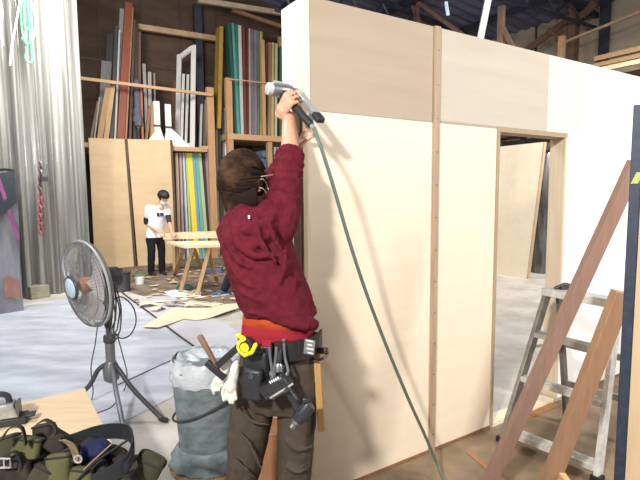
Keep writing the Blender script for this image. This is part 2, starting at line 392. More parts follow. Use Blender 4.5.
# glazed grey sash and white frame
def frame_thing(name, corners, w, mt, label, cat, mid=None, glass=None, th=.05):
    c = [V(p) for p in corners]; lo = (c[0]+c[1])/2
    r = thing(name, lo, label, cat)
    side = (c[1]-c[0]).normalized(); up = (c[3]-c[0]).normalized(); n = side.cross(up)
    for nm, p, q in (('stile', c[0]+side*w/2, c[3]+side*w/2), ('stile', c[1]-side*w/2, c[2]-side*w/2)):
        obj(nm, MB().beam(p, q, w, th, side), mt, r)
    rails = [(c[3]-up*w/2+side*w, c[2]-up*w/2-side*w), (c[0]+up*w/2+side*w, c[1]+up*w/2-side*w)]
    for k in (mid or []): rails.append((c[0].lerp(c[3], k)+side*w, c[1].lerp(c[2], k)-side*w))
    for p, q in rails: obj('rail', MB().beam(p, q, w, th, up), mt, r)
    if glass: obj('pane', MB().beam((c[0]+c[1])/2+up*w, (c[3]+c[2])/2-up*w, (c[1]-c[0]).length-2*w, .008, side), glass, r)
    return r
z0 = deckz+.001
def rb(px, off): q = AB(rack_a(px, O+off), O+off, z0); return q
c0 = rb(115, .5); c1 = rb(121, .5); ct = PB(115, 4, O+.85); ct.z = min(ct.z, 5.95)
up = ct-c0
frame_thing('sash_frame', [c0, c1, c1+up+A*.1, c0+up+A*.1-A*0], .07, M('grey sash paint', (150, 154, 156)), 'tall grey glazed sash standing behind the charcoal board', 'window sash', mid=[.75],
            glass=M('dusty glass', (120, 128, 132), rough=.2))
c0 = rb(177.2, .75); c1 = rb(195.5, .12); tl = PB(177.6, 55, O+.9); tr = PB(195.2, 45, O+.3)
frame_thing('window_frame', [c0, c1, tr, tl], .12, M('white gloss paint', (228, 226, 224), rough=.4, var=.04), 'tall white painted window frame leaning on the rack', 'window frame')
# white brackets with gussets
for xb, yt, lab in ((160, 102, 'left one of two white wooden brackets with flared feet on the rack'), (171, 105, 'right one of two white wooden brackets with flared feet on the rack')):
    p = rb(xb, .02); tp = PB(xb, yt, O+.06); h = tp.z-z0
    r = thing('bracket', p, lab, 'bracket')
    mw = M('white bracket paint', (236, 234, 230), rough=.5, var=.04)
    obj('upright', MB().box(p+Z*h/2, (.13, .05, h), (A, B, Z)), mw, r)
    gw = .19 if xb == 160 else .5
    obj('gusset', MB().prism([p+A*.07+Z*0, p+A*gw, p+A*.07+Z*.42], B*.04), mw, r)
    obj('gusset', MB().prism([p-A*.07, p-A*(.30 if xb == 160 else .12), p-A*.07+Z*.3], B*.04), mw, r)
    obj('binding', MB().box(p+Z*h*.45, (.15, .07, .05), (A, B, Z)), M('dark binding', (70, 66, 64)), r)
# lower left bay: coloured upright panels standing on the floor
for i, (xb, xt, w_, rgb, lab) in enumerate((
    (175.5, 174.6, 2.6, (206, 190, 160), 'beige'), (179.4, 178.4, 2.0, (196, 158, 160), 'pale pink'), (184, 181.5, 1.8, (176, 196, 208), 'pale blue'),
    (187, 184.2, 2.0, (168, 188, 120), 'lime green'), (192.5, 187.2, 5.0, (232, 204, 64), 'bright yellow'), (196.5, 191.2, 2.4, (98, 156, 190), 'sky blue'),
    (200.0, 194.4, 3.0, (116, 172, 156), 'teal green'), (203.5, 197.4, 3.0, (190, 206, 160), 'pale green'), (206.0, 201.0, 2.0, (70, 58, 62), 'dark plum'),
    (208.2, 203.6, 2.4, (150, 130, 150), 'mauve'))):
    plank('panel', xb, xt, 153.5, w_, .35, rgb, '%s edge-on panel in the lower bay of the rack, behind the workbench' % lab, zb=.001, offb=.35+.02*(i % 2), offt=.5+.02*(i % 2), cat='panel')
# strips between the two main posts
for xb, xt, yt, w_, rgb, lab in (
    (217, 216, 112, 2.2, (190, 186, 176), 'tall pale grey strip just right of the rack post'), (220, 219, 116, 2.4, (98, 96, 92), 'dark grey strip between the rack posts'),
    (223.2, 222.6, 112, 1.6, (128, 140, 128), 'grey-green strip between the rack posts'), (225.2, 224.8, 108, 1.8, (236, 236, 240), 'bright white strip between the rack posts'),
    (227.4, 227.2, 112, 1.6, (108, 86, 100), 'plum strip against the second rack post')):
    plank('timber', xb, xt, yt, w_, .06, rgb, lab, zb=.001, offb=.35, offt=.55)
# upper right bay
for i, (xb, xt, yt, w_, rgb, lab) in enumerate((
    (236.0, 226.6, 25, 3.0, (36, 84, 78), 'dark teal board leftmost in the upper right bay'), (238.0, 230.6, 25, 2.4, (88, 160, 142), 'mint green board second in the upper right bay'),
    (239.2, 233.6, 26, 2.4, (34, 118, 110), 'bright teal board third in the upper right bay'), (241.4, 237.4, 27, 3.2, (206, 206, 198), 'pale grey board in the upper right bay, left of the dark red boards'),
    (244.6, 241.4, 29, 2.6, (124, 50, 46), 'dark red board in the upper right bay'), (247.2, 244.8, 29, 1.8, (86, 42, 42), 'maroon board beside the dark red board'),
    (249.2, 247.2, 30, 1.8, (188, 164, 140), 'tan board between the maroon and the purple-grey boards'), (251.8, 250.0, 31, 2.6, (120, 112, 132), 'purple-grey board in the upper right bay'),
    (254.6, 253.2, 32, 2.4, (140, 130, 146), 'lilac board right of the purple-grey board'), (257.2, 255.6, 32, 1.6, (98, 138, 112), 'sage green board left of the mustard board'),
    (260.2, 258.8, 33, 2.8, (178, 158, 84), 'mustard yellow board left of the slim bay post'), (267.8, 267.4, 44, 3.2, (176, 136, 100), 'tan-orange board just right of the slim bay post'),
    (271.0, 270.6, 44, 2.6, (206, 188, 110), 'straw yellow board behind the nail gun cap'), (274.4, 274.0, 45, 2.4, (208, 196, 172), 'cream board behind the nail gun'),
    (282.5, 281.5, 48, 7, (86, 134, 84), 'wide green board next to the white return flat'), (219, 219.5, 28, 3.6, (176, 140, 56), 'ochre board rising above the rack posts'))):
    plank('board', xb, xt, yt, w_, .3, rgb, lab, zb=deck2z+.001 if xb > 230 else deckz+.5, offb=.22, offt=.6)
# lower right bay: odds and ends on the floor and a shelf
zs = PB(255, 174, O).z
deck(233, 300, zs, 'shelf', 0, 1.2, .06)
def box_at(name, px, off, w_, d_, h_, z, rgb, lab, cat, bev=.01):
    a = rack_a(px, O+off); g = MB(); g.box(AB(a, O+off, z+h_/2+.001), (w_, d_, h_), (A, B, Z))
    return obj(name, g, M('box %d %d %d' % rgb, rgb, rough=.6), label=lab, cat=cat, bev=bev)
box_at('storage_box', 242, .5, .5, .5, .55, zs, (44, 42, 46), 'black storage box under the right bay of the rack, behind the brown hair', 'box')
box_at('storage_box', 266.2, .3, .18, .4, .32, zs, (150, 54, 112), 'small magenta box on the shelf beside the hooded worker', 'box')
g = MB(); p = AB(rack_a(258, O+.4), O+.2, zs+.23); g.tube([p, p+B*.8], .22, 18); g.tube([p+Z*.3+A*.12, p+B*.8+Z*.3+A*.12], .12, 14)
obj('cloth_roll', g, M('slate blue cloth', (84, 104, 124), rough=.8, var=.3), label='slate blue rolled cloth on the shelf under the right bay', cat='roll')
plank('timber', 275, 274.4, 147, 2.2, .06, (226, 222, 224), 'short white strip beside the maroon sleeve', zb=zs+.001, offb=.1, offt=.2)
plank('timber', 278, 277.4, 147, 1.8, .06, (176, 152, 190), 'short lilac strip beside the maroon sleeve', zb=zs+.001, offb=.12, offt=.22)
plank('timber', 284, 283, 150, 3, .06, (158, 120, 84), 'short brown plank on the shelf behind the maroon sleeve', zb=zs+.001, offb=.12, offt=.22)
# two plywood flats leaning on the rack
m_cream = M('honey plywood', (200, 174, 136), rough=.6, var=.10, detail=7, stretch=(1, 1, 2.5), scale=1.6)
for (bl, br, tl, tr, lab) in (((95, 266), (134, 264), (88.5, 138), (124.5, 139), 'left one of two honey plywood flats leaning on the rack, next to the plastic curtain'),
                              ((138, 264), (176, 261.5), (127.5, 139), (170, 140), 'right one of two honey plywood flats leaning on the rack, behind the man in white')):
    r = thing('plywood_flat', (FL(*bl)+FL(*br))/2, lab, 'plywood flat')
    r.location.z = 0
    p = [FL(*bl), FL(*br)]; p[1] = p[1]
    o_ = min(O-.25, 99)
    q0 = PB(*bl, O-.36); q1 = PB(*br, O-.36); q0.z = q1.z = .001
    t0 = PB(*tl, O-.14); t1 = PB(*tr, O-.14)
    g = MB(); g.hexa([q0, q1, q1+B*.03, q0+B*.03, t0, t1, t1+B*.03, t0+B*.03]); obj('face_sheet', g, m_cream, r)
    g = MB(); g.beam(q1+A*.025+B*.015, t1+A*.025+B*.015, .05, .06, A); obj('edge_stile', g, M('dark edge', (78, 58, 44)), r)
# skirting board behind the workbench
# ================================================================ LEFT: curtain, wrapped stack
m_plastic = M('silvery plastic film', (78, 77, 72), rgb2=(150, 150, 146), rough=.25, scale=1.3, stretch=(6, 6, .2), coat=.4, bump=.05)
c0 = FL(-40, 309); c1 = FL(92, 288.5); cdir = (c1-c0).normalized(); cn = V((cdir.y, -cdir.x, 0)); Lc = (c1-c0).length
def cur(u, v):
    s = u*Lc
    amp = .055+.02*math.sin(s*3.1)+.015*v
    ph = s*2*PI/.26+.9*noise.noise(V((s*1.7, 0, 0)))*3
    d = amp*math.sin(ph)+.02*math.sin(ph*2.3+1)+.03*noise.noise(V((s*3, v*1.5, 2)))
    return c0+cdir*(s+.03*math.sin(ph*.5)*(1-v))+cn*d+Z*(.012+v*6.2)
r = thing('plastic_curtain', (c0+c1)/2, 'floor-to-roof curtain of pleated silvery plastic film at the left', 'curtain')
g = MB(); g.sheet(cur, 240, 14, .003); obj('film', g, m_plastic, r)
g = MB(); g.beam(c0+Z*6.24, c1+Z*6.24, .05, .05); obj('curtain_rail', g, m_steel, r)
# green rope hanging in loops in front of the curtain
def cp(px, py, d=.22): 
    q = c0+cn*d; dd = ray(px, py); k = q.dot(cn)/(dd.dot(cn)); return V((dd.x*k, dd.y*k, EYE+dd.z*k))
r = thing('rope', cp(26, 75), 'green and white rope hanging in tangled loops on the plastic curtain', 'rope')
mr = M('green rope', (76, 140, 112), rough=.7); mr2 = M('pale rope', (186, 206, 188), rough=.7)
for k, (pts, mt, nm) in enumerate((([(26, -12), (32, 4), (36, 22), (33, 38), (27, 43), (22, 38)], mr2, 'loop'), ([(22, -12), (17, 18), (12, 45), (10, 65)], mr2, 'strand'),
        ([(27, -12), (25, 10), (29, 30), (32, 58), (29, 63), (25, 58), (27, 48), (24, 42)], mr, 'loop'), ([(24, -12), (21, 8), (22, 30), (26, 44), (30, 40), (31, 20), (29, -12)], mr, 'loop'),
        ([(28, -12), (31, 14), (27, 30), (24, 20), (27, -12)], mr, 'loop'), ([(25, -12), (29, 20), (30, 44)], mr, 'strand'), ([(0, 0), (2, 12), (1, 30), (3, 45)], mr2, 'strand'))):
    obj(nm, MB().tube(spline([cp(x, y, .22+.015*k) for x, y in pts], 6), .014, 6), mt, r)
r = thing('chain', cp(42, 240), 'red-tagged hoist chain hanging against the plastic curtain', 'chain')
for i in range(16):
    a = cp(40.5+math.sin(i)*.4, 165+i*4.4, .2)
    g = MB(); ring = [a+cdir*(.03*math.cos(t))+Z*(.055*math.sin(t)) if i % 2 else a+cn*(.03*math.cos(t))+Z*(.055*math.sin(t)) for t in [k*2*PI/10 for k in range(10)]]
    g.tube(ring, .01, 6, closed=True); obj('link', g, M('chain steel', (120, 110, 108), metal=.7, rough=.4) if i < 7 else M('red chain paint', (152, 76, 80), rough=.5), r)
g = MB(); g.box(cp(44, 179, .26), (.10, .05, .07), (cdir, cn, Z)); obj('hook_block', g, M('black hook', (50, 50, 54)), r)
# wrapped stack at the far left
m_wrap = M('grey stretch wrap', (78, 78, 84), rgb2=(134, 134, 142), rough=.2, scale=1.4, stretch=(3, 3, .5), coat=.6, bump=.12, bscale=7)
p1 = FL(24.5, 311); p0 = FL(-50, 322); zt = S(10, 151, p1.y).z
r = thing('wrapped_stack', (p0+p1)/2+V((0, .3, 0)), 'tall stack of panels in grey stretch wrap at the left edge', 'wrapped stack')
dv = V((-.66, 1, 0)).normalized()
def wr(u, v):
    z = .001+v*(zt-.3)
    per = [p0, p1, p1+dv*.5, p0+dv*.5]; k = u*4; i = min(int(k), 3); a = per[i].lerp(per[(i+1) % 4], k-i)
    nn = noise.noise(V((a.x*4, a.y*4, z*1.2)))*.025
    return a+V((nn, nn, 0))+Z*z
g = MB(); rings = [[wr(j/48, i/14) for j in range(48)] for i in range(15)]
g.loft(rings); obj('wrap', g, m_wrap, r)
g = MB()
e1 = p1+(p1-p0)*.0
def tarp(u, v):
    q = p0.lerp(p1, u); drop = (.34+.32*(1-abs(u-.55)*1.6))*v
    return q-dv*(.035+.02*v)+Z*(zt-.28-drop+.02*math.sin(u*14))
g.sheet(tarp, 24, 8, .012)
g.sheet(lambda u, v: p0.lerp(p1, u)+dv*(-.035+.6*v)+Z*(zt-.27+.03*math.sin(u*9)), 24, 6, .012)
obj('tarpaulin', g, M('black tarpaulin', (40, 48, 56), rough=.35), r)
g = MB(); g.sheet(lambda u, v: p1-dv*(.05)+(p1-p0).normalized()*(-.22+.2*v+.02*u)+Z*(zt-.30-.9*v+.12*(u-.5)), 4, 8, .01); obj('ribbon', g, M('magenta ribbon', (128, 72, 116), rough=.4), r)
g = MB(); q = p1-(p1-p0).normalized()*.13-dv*.035; g.sheet(lambda u, v: q+(p1-p0).normalized()*(-.09+.18*u)+Z*(.2+.28*v+.03*math.sin(u*5)), 6, 6, .008); obj('reflection_patch', g, M('orange sticker', (140, 104, 92), rough=.3), r)  # orange reflection in the wrap, painted as a flat patch
# block
p = FL(38, 297.5); g = MB(); g.box(p+Z*.13, (.27, .22, .13), (cdir, cn, Z)); g.box(p+Z*.0325, (.27, .24, .065), (cdir, cn, Z))
obj('timber_block', g, M('olive grey wood', (142, 138, 118)), label='greenish grey wooden block on the floor at the foot of the curtain', cat='block', bev=.006)
# ================================================================ FAN
c = S(111, 366, 3.5); ctr = V((c.x, c.y, 0))
r = thing('pedestal_fan', ctr, 'grey industrial pedestal fan on a three-legged stand with its cable looped behind', 'fan')
m_fan = M('grey hammered steel', (112, 114, 118), rough=.45, metal=.4); m_fd = M('dark fan plastic', (58, 58, 62), rough=.5)
m_wire = M('grey wire', (128, 128, 130), rough=.4, metal=.5)
za = c.z
axis = V((-.62, -.78, -.10)).normalized(); hc = S(87, 284, 3.36)
sd = axis.cross(Z).normalized(); su = sd.cross(axis).normalized()
back = hc-axis*.16
ptop = V((back.x, back.y, back.z-.09))
obj('pole', MB().tube([ctr+Z*(za-.1), ctr+Z*(za+.22)], .034, 16), m_fan, r)
obj('inner_pole', MB().tube([ctr+Z*(za+.2), ctr+Z*(za+.3), ptop+V((0, 0, -.12)), ptop], .022, 12), M('bright pole', (150, 150, 152), rough=.35, metal=.6), r)
obj('collar', MB().lathe(ctr+Z*(za+.18), Z, [(.036, 0), (.044, .01), (.044, .05), (.036, .06)], 16), m_fd, r)
obj('hub', MB().lathe(ctr+Z*(za-.12), Z, [(.03, 0), (.055, .02), (.06, .1), (.045, .14), (.036, .16)], 18), m_fan, r)
for ft, mt in ((FL(124.5, 434), m_fan), (FL(163, 422), m_fd), (FL(58, 416), m_fd)):
    d = (ft-ctr).normalized(); g = MB()
    pts = spline([ctr+d*.03+Z*(za+.02), ctr+d*.09+Z*(za-.02), ctr.lerp(ft, .45)+Z*(za*.56), ft+Z*.018], 5)
    g.tube(pts, .017, 10); lg = obj('leg', g, mt, r)
    obj('rubber_foot', MB().tube([ft+Z*.02-d*.02, ft+Z*.02+d*.03], .0195, 10), M('black rubber', (34, 34, 36)), lg)
g = MB(); R = .305
def cage(side, dome, hub):
    g = MB()
    for rr, hh in ((R, 0), (R*.985, .012), (R*.82, .035*dome), (R*.6, .06*dome), (R*.4, .074*dome)):
        g.tube([hc+(sd*math.cos(t)+su*math.sin(t))*rr+axis*side*(.02+hh) for t in [k*2*PI/56 for k in range(56)]], .0035 if rr > R*.95 else .002, 6, closed=True)
    for k in range(72):
        t = k*2*PI/72; e = sd*math.cos(t)+su*math.sin(t)
        g.tube([hc+e*R+axis*side*.02, hc+e*R*.9+axis*side*(.02+.026*dome), hc+e*R*.6+axis*side*(.02+.06*dome), hc+e*hub+axis*side*(.02+.083*dome)], .0014, 4, round_cap=False)
    return g
obj('front_guard', cage(1, 1, .07), m_wire, r); obj('rear_guard', cage(-1, .9, .08), m_wire, r)
g = MB(); g.tube([hc+(sd*math.cos(t)+su*math.sin(t))*(R+.004) for t in [k*2*PI/64 for k in range(64)]], .009, 8, closed=True); obj('guard_rim', g, M('pale rim', (178, 178, 174), rough=.4, metal=.3), r)
g = MB(); g.lathe(hc+axis*.10, axis, [(.082, 0), (.088, .006), (.082, .014), (.07, .016)], 28); obj('badge_ring', g, m_fd, r)
g = MB(); g.lathe(hc+axis*.102, axis, [(.07, 0), (.07, .016), (.06, .022), (.01, .026)], 28); obj('badge', g, M('pale blue badge', (176, 198, 208), rough=.35), r)
g = MB(); g.lathe(hc-axis*.03, axis, [(.02, 0), (.05, .01), (.05, .07), (.03, .085)], 20); obj('blade_hub', g, M('orange pink hub', (190, 128, 104), rough=.4, var=.3), r)  # orange-pink tone at the centre of the blades
for k in range(3):
    t0 = k*2*PI/3+.4
    def bl(u, v):
        rad = .045+u*.225; w0 = (.30+.75*math.sin(min(u*1.15, 1)*PI*.62)); t = t0+(v-.5)*w0*1.5+u*.25
        return hc+(sd*math.cos(t)+su*math.sin(t))*rad+axis*((v-.5)*.075*(1-.3*u))
    g = MB(); g.sheet(bl, 12, 10, .003); obj('blade', g, M('grey blade', (176, 170, 168), rough=.35), r)
g = MB(); g.lathe(back-axis*.09, axis, [(.03, 0), (.075, .02), (.085, .08), (.085, .12), (.06, .15), (.03, .16)], 22); obj('motor', g, m_fd, r)
obj('neck', MB().tube([ptop, back], .03, 12), m_fd, r)
# looped cable on the neck
g = MB(); random.seed(3)
for k in range(7):
    top = V((ctr.x+.015+.008*k, ctr.y-.07, hc.z+.07-.01*k)); w_ = .022+.006*k; h_ = .36+.03*(k % 4)
    o_ = V((-.0+.008*k, -.05-.01*k, 0)); lp = []
    for i in range(22):
        t = i*2*PI/22; lp.append(top+o_*.6+V((1, .2, 0))*w_*math.sin(t)*(1 if i < 11 else .7)+Z*(-h_/2+h_/2*math.cos(t))+V((.02*noise.noise(V((k, i*.4, 0))), 0, 0)))
    g.tube(lp, .0055, 6, closed=True)
lp = [S(x, y, 3.55) for x, y in ((112, 300), (122, 297), (133, 307), (136, 322), (130, 335), (120, 338), (113, 330))]
g.tube(spline(lp, 6), .0055, 6)
obj('cable_coil', g, M('grey cable', (74, 72, 72), rough=.6), r)
g = MB(); g.tube(spline([S(98, 322, 3.52), S(95, 345, 3.5), S(91, 368, 3.47), FL(92, 400)+Z*.012, FL(70, 420)+Z*.012], 6), .0045, 6)
g.tube(spline([S(117, 334, 3.54), S(124, 360, 3.56), S(127, 375, 3.55), FL(124, 392)+Z*.012, FL(112, 408)+Z*.012, FL(95, 415)+Z*.012], 6), .0045, 6)
obj('power_cable', g, MATS['grey cable'], r)
g = MB(); g.tube(spline([FL(118, 386)+Z*.012, FL(140, 376)+Z*.012, FL(170, 362)+Z*.012, FL(196, 352)+Z*.014], 6), .005, 6)
obj('cable', g, MATS['grey cable'], label='thin grey cable lying across the pale floor right of the fan', cat='cable')
g = MB(); g.tube(spline([FL(119, 290)+Z*.016, FL(128, 298)+Z*.016, FL(150, 314)+Z*.016, FL(175, 334)+Z*.016, FL(199, 351)+Z*.016], 6), .010, 6)
obj('cable', g, M('dark cable', (64, 60, 60)), label='dark cable running from the bucket towards the bin along the floor seam', cat='cable')
# ================================================================ BUCKET, CUP
p = FL(121.5, 291); r = thing('bucket', p, 'dark grey lidded bucket on the floor behind the fan', 'bucket')
g = MB(); g.lathe(p, Z, [(.13, 0), (.14, .01), (.155, .28), (.155, .30)], 24); obj('body', g, M('charcoal plastic', (70, 72, 78), rough=.45), r)
g = MB(); g.lathe(p+Z*.301, Z, [(.162, 0), (.162, .02), (.13, .03), (.03, .035), (.03, .08), (.02, .085)], 24); obj('lid', g, M('black plastic', (44, 44, 48), rough=.45), r)
p = FL(140, 284); r = thing('paint_pot', p, 'small white pot with a green rim beside the bucket', 'pot')
g = MB(); g.lathe(p, Z, [(.075, 0), (.085, .15)], 20); obj('body', g, M('white pot', (232, 234, 232), rough=.4, var=.03), r)
g = MB(); g.lathe(p+Z*.151, Z, [(.086, 0), (.087, .008), (.08, .012)], 20); obj('rim', g, M('green rim', (92, 112, 80)), r)
p = FL(140, 276); g = MB(); g.tube([p+V((.12*math.cos(t), .12*math.sin(t), .03+.012*math.sin(3*t))) for t in [k*PI/10 for k in range(20)]], .025, 8, closed=True)
obj('green_rag', g, M('green rag cloth', (98, 116, 80), rough=.9), label='green cloth ring on the floor behind the white pot', cat='rag')
# ================================================================ BIN
p = FL(210, 462); r = thing('waste_bin', p, 'dark grey-green waste bin with a clear liner folded over its rim, behind the worker', 'bin')
m_bin = M('grey green bin', (78, 90, 94), rgb2=(128, 138, 142), rough=.5, scale=9, stretch=(1, 1, 2), detail=6)
g = MB(); g.lathe(p, Z, [(.225, 0), (.235, .012), (.225, .03)], 30); obj('dolly', g, wood('dolly board', (176, 140, 100)), r)
def binr(u, h):
    base_ = .165+.04*h/.58
    return base_*(1+.035*noise.noise(V((math.cos(u)*2.2, math.sin(u)*2.2, h*7))))
g = MB(); g.loft([[p+V((math.cos(2*PI*k/48)*binr(2*PI*k/48, h), math.sin(2*PI*k/48)*binr(2*PI*k/48, h), .032+h)) for k in range(48)] for h in [i*.58/20 for i in range(21)]])
obj('body', g, m_bin, r)
g = MB()     # loose skirt at the bottom
def skirt(u, v):
    t = u*2*PI; rr = .175+.055*v*(1+.5*noise.noise(V((math.cos(t)*3, math.sin(t)*3, 1))))
    return p+V((math.cos(t)*rr, math.sin(t)*rr, .14-.1*v))
g.sheet(skirt, 60, 6, .004); obj('skirt', g, m_bin, r)
g = MB()
def liner(u, v):
    t = u*2*PI; h = .66-.13*v+.02*noise.noise(V((math.cos(t)*3, math.sin(t)*3, v)))
    rr = .195+.016*math.sin(v*PI*.8)+.012*noise.noise(V((math.cos(t)*5, math.sin(t)*5, v*3)))
    return p+V((math.cos(t)*rr, math.sin(t)*rr, h))
g.sheet(liner, 80, 10, .003)
g.sheet(lambda u, v: p+V((math.cos(u*2*PI)*.195*(1-v), math.sin(u*2*PI)*.195*(1-v), .64-.05*v+.035*noise.noise(V((math.cos(u*2*PI)*4*(1-v), math.sin(u*2*PI)*4*(1-v), 3))))), 48, 8, .003)
obj('liner', g, M('clear plastic liner', (200, 208, 212), rough=.2, trans=.2, coat=.3, bump=.3, bscale=30), r)
g = MB(); g.tube([p+V((math.cos(t)*.202, math.sin(t)*.202, .38+.08*math.cos(t))) for t in [k*2*PI/40 for k in range(40)]], .007, 8, closed=True)
obj('cord', g, M('black cord', (46, 46, 50)), r)
# ================================================================ WORKBENCH at the back
m_bt = wood('bench pine', (222, 200, 164), axis='x'); m_bl = wood('trestle pine', (178, 146, 108))
bd = V((1, .02, 0)).normalized(); bn = V((-bd.y, bd.x, 0))
zt_ = .80
q0 = FL(167, 241.5, zt_); 
r = thing('workbench', V((q0.x+.7, q0.y, 0)), 'front plywood worktop on pine trestles in front of the man in white', 'workbench')
q1 = FL(219, 240.7, zt_); n0 = FL(184, 247, zt_-.02); n1 = FL(223, 246, zt_-.02)
g = MB(); g.prism([q0-Z*.04, q1-Z*.04, V((n1.x, n1.y, zt_-.04)), V((n0.x, n0.y, zt_-.04))], Z*.04); obj('top', g, m_bt, r)
def trestle_leg(px, py, tx, ty, Yt, rr=None):
    ft = FL(px, py); tp = S(tx, ty, Yt); g = MB(); g.beam(ft, V((tp.x, tp.y, zt_-.041)), .06, .045); obj('leg', g, m_bl, r)
yb = (q0.y+n0.y)/2
trestle_leg(180, 293, 193, 247, n0.y+.15); trestle_leg(197, 296, 210, 247, n0.y+.15); trestle_leg(174, 275, 185, 246, q0.y-.3); trestle_leg(219, 286, 206, 247, n0.y+.25)
trestle_leg(205, 274, 192, 246, q0.y-.4)
g = MB(); g.beam(FL(186, 276, .28), FL(218, 275, .28), .05, .03); obj('stretcher', g, m_bl, r)
q0 = FL(163, 233.5, .83); q1 = FL(240, 231.5, .83)
r = thing('workbench', V(((q0.x+q1.x)/2, q0.y, 0)), 'narrow rear worktop edge-on behind the front plywood worktop', 'workbench')
g = MB(); g.hexa([q0-Z*.12, q1-Z*.12, q1+V((0, .3, -.12)), q0+V((0, .3, -.12)), q0, q1, q1+V((0, .3, 0)), q0+V((0, .3, 0))]); obj('top', g, m_bt, r)
for k in (.12, .88):
    for dy in (.04, .26):
        b_ = q0.lerp(q1, k)+V((0, dy, 0)); g = MB(); g.beam(V((b_.x, b_.y, 0)), V((b_.x, b_.y, .709)), .05, .05); obj('leg', g, m_bl, r)
# ================================================================ DEBRIS
mv = M('veneer sheet', (216, 200, 172), rough=.6, var=.06)
pl = [(143, 329), (158, 320), (172, 311), (190, 309.5), (212, 310.5), (226, 308), (238, 306.5), (239, 311), (226, 316), (208, 320), (196, 321.5), (184, 320), (172, 325), (158, 330)]
g = MB(); 
def warp(x, y): q = FL(x, y); q.z = .012+.02*(1+math.sin(x*.09))*(1 if y < 318 else .4); return q
g.prism([warp(x, y) for x, y in pl], Z*.005); obj('veneer_sheet', g, mv, label='large warped sheet of pale veneer lying on the floor between fan and worker', cat='veneer')
g = MB(); g.prism([FL(x, y, .01) for x, y in ((164, 292), (180, 289), (190, 292), (201, 291), (201, 298), (186, 297), (172, 297.5))], Z*.004)
obj('paper_sheet', g, M('white paper', (238, 236, 230), var=.03), label='crumpled white paper on the floor under the workbench', cat='paper')
p = FL(184, 289.5); g = MB(); 
for k in range(3): g.tube([p+V(((.13-.02*k)*math.cos(t), (.13-.02*k)*math.sin(t), .03+.02*k)) for t in [i*PI/12 for i in range(24)]], .014, 6, closed=True)
obj('hose_coil', g, M('green hose', (50, 96, 78), rough=.4), label='coiled green hose on the floor between the trestle feet', cat='hose')
random.seed(11); gi = 0
cols = [(214, 190, 150), (196, 168, 124), (226, 210, 180), (180, 150, 112), (232, 228, 220), (120, 100, 82), (150, 128, 104)]
taken = [FL(140, 284), FL(121.5, 291), FL(140, 276), FL(184, 289.5)]
n = 0
while n < 110:
    x = random.uniform(128, 242); y = random.uniform(271, 307)
    if random.random() < .25: x = random.uniform(150, 240); y = random.uniform(266, 276)
    q = FL(x, y); L_ = random.uniform(.06, .26); w_ = random.uniform(.03, .11)
    if any((q-t_).length < .34 for t_ in taken): continue
    taken.append(q) if random.random() < .0 else None
    an = random.uniform(0, PI); ax = V((math.cos(an), math.sin(an), 0)); ay = V((-ax.y, ax.x, 0)); sk = random.uniform(-.3, .3)*L_
    g = MB(); z_ = .009+.006*(n % 8)
    g.prism([q+ax*L_/2+Z*z_, q+ay*w_/2+ax*sk+Z*z_, q-ax*L_/2+ay*w_*.2+Z*z_, q-ay*w_/2-ax*sk*.5+Z*z_], Z*.004)
    rgb = random.choice(cols)
    obj('wood_scrap', g, M('scrap %d %d %d' % rgb, rgb, var=.1), label='small pale wood offcut littering the floor around the workbench', cat='offcut', group='wood offcuts on the floor')
    n += 1
for x, y, L_, w_, an, lab in ((152, 302, .34, .2, .3, 'torn cream offcut on the floor near the pot'), (160, 306, .25, .13, 1.1, 'broad tan offcut just behind the large veneer sheet'),
                           (203, 303, .5, .16, .1, 'long curled shaving right of the white paper'), (222, 303, .3, .14, .5, 'ragged offcut by the blue shoe')):
    q = FL(x, y, .062); ax = V((math.cos(an), math.sin(an), 0)); ay = V((-ax.y, ax.x, 0))
    g = MB(); g.sheet(lambda u, v: q+ax*L_*(u-.5)+ay*w_*(v-.5)*(1-.4*u)+Z*(.03*math.sin(u*5)-.03), 8, 4, .004)
    obj('wood_scrap', g, mv, label=lab, cat='offcut')
# ================================================================ beyond the doorway
b0 = FL(499, 274.3); b1 = FL(526.5, 279); dd = (b0-b1).normalized()
top1 = S(543.5, 142, b1.y+.15); top0 = top1+dd*((b0-b1).length)+dd*.3
r = thing('leaning_panel', (b0+b1)/2, 'pale plywood panel leaning upright, seen through the doorway', 'panel')
b0 = b0+dd*.4; top0 = top0+dd*.2
nrm = (b1-b0).cross(top1-b1).normalized()
if nrm.y > 0: nrm = -nrm
g = MB(); g.hexa([b1, b0, b0-nrm*.05, b1-nrm*.05, top1, top0, top0-nrm*.05, top1-nrm*.05])
obj('face_sheet', g, M('pale plywood', (232, 218, 192), var=.04), r)
g = MB(); e = -dd*.015; q = nrm*.025; g.beam(b1+e-q, top1+e-q, .03, .055, dd); obj('edge_stile', g, wood('panel stile', (190, 164, 130)), r)
a0 = b1.dot(A)
r = thing('draped_rack', AB(a0+1.0, b1.dot(B)+.2, 0), 'storage rack draped in grey plastic sheeting, seen through the doorway', 'rack')
bb = b1.dot(B)
def drape(u, v):
    b_ = bb-1.2+u*3.4; s_ = .05*math.sin(u*40)+.06*noise.noise(V((u*9, v*2, 0)))
    return AB(a0+.75+s_, b_, .01+v*2.3)
g = MB(); g.sheet(drape, 90, 14, .004); obj('sheeting', g, M('grey plastic sheeting', (66, 64, 62), rgb2=(128, 128, 128), rough=.25, scale=3, stretch=(4, 4, .6), coat=.4), r)
for i in range(4):
    g = MB(); g.box(AB(a0+1.2, bb-1.2+i*1.1, 1.5), (.09, .09, 3.0), (A, B, Z)); obj('post', g, m_steel, r)
for z in (2.36, 2.75, 3.0):
    g = MB(); g.box(AB(a0+1.15, bb+.5, z), (.5, 3.6, .06), (A, B, Z)); obj('shelf', g, M('dark shelf', (62, 52, 46)), r)
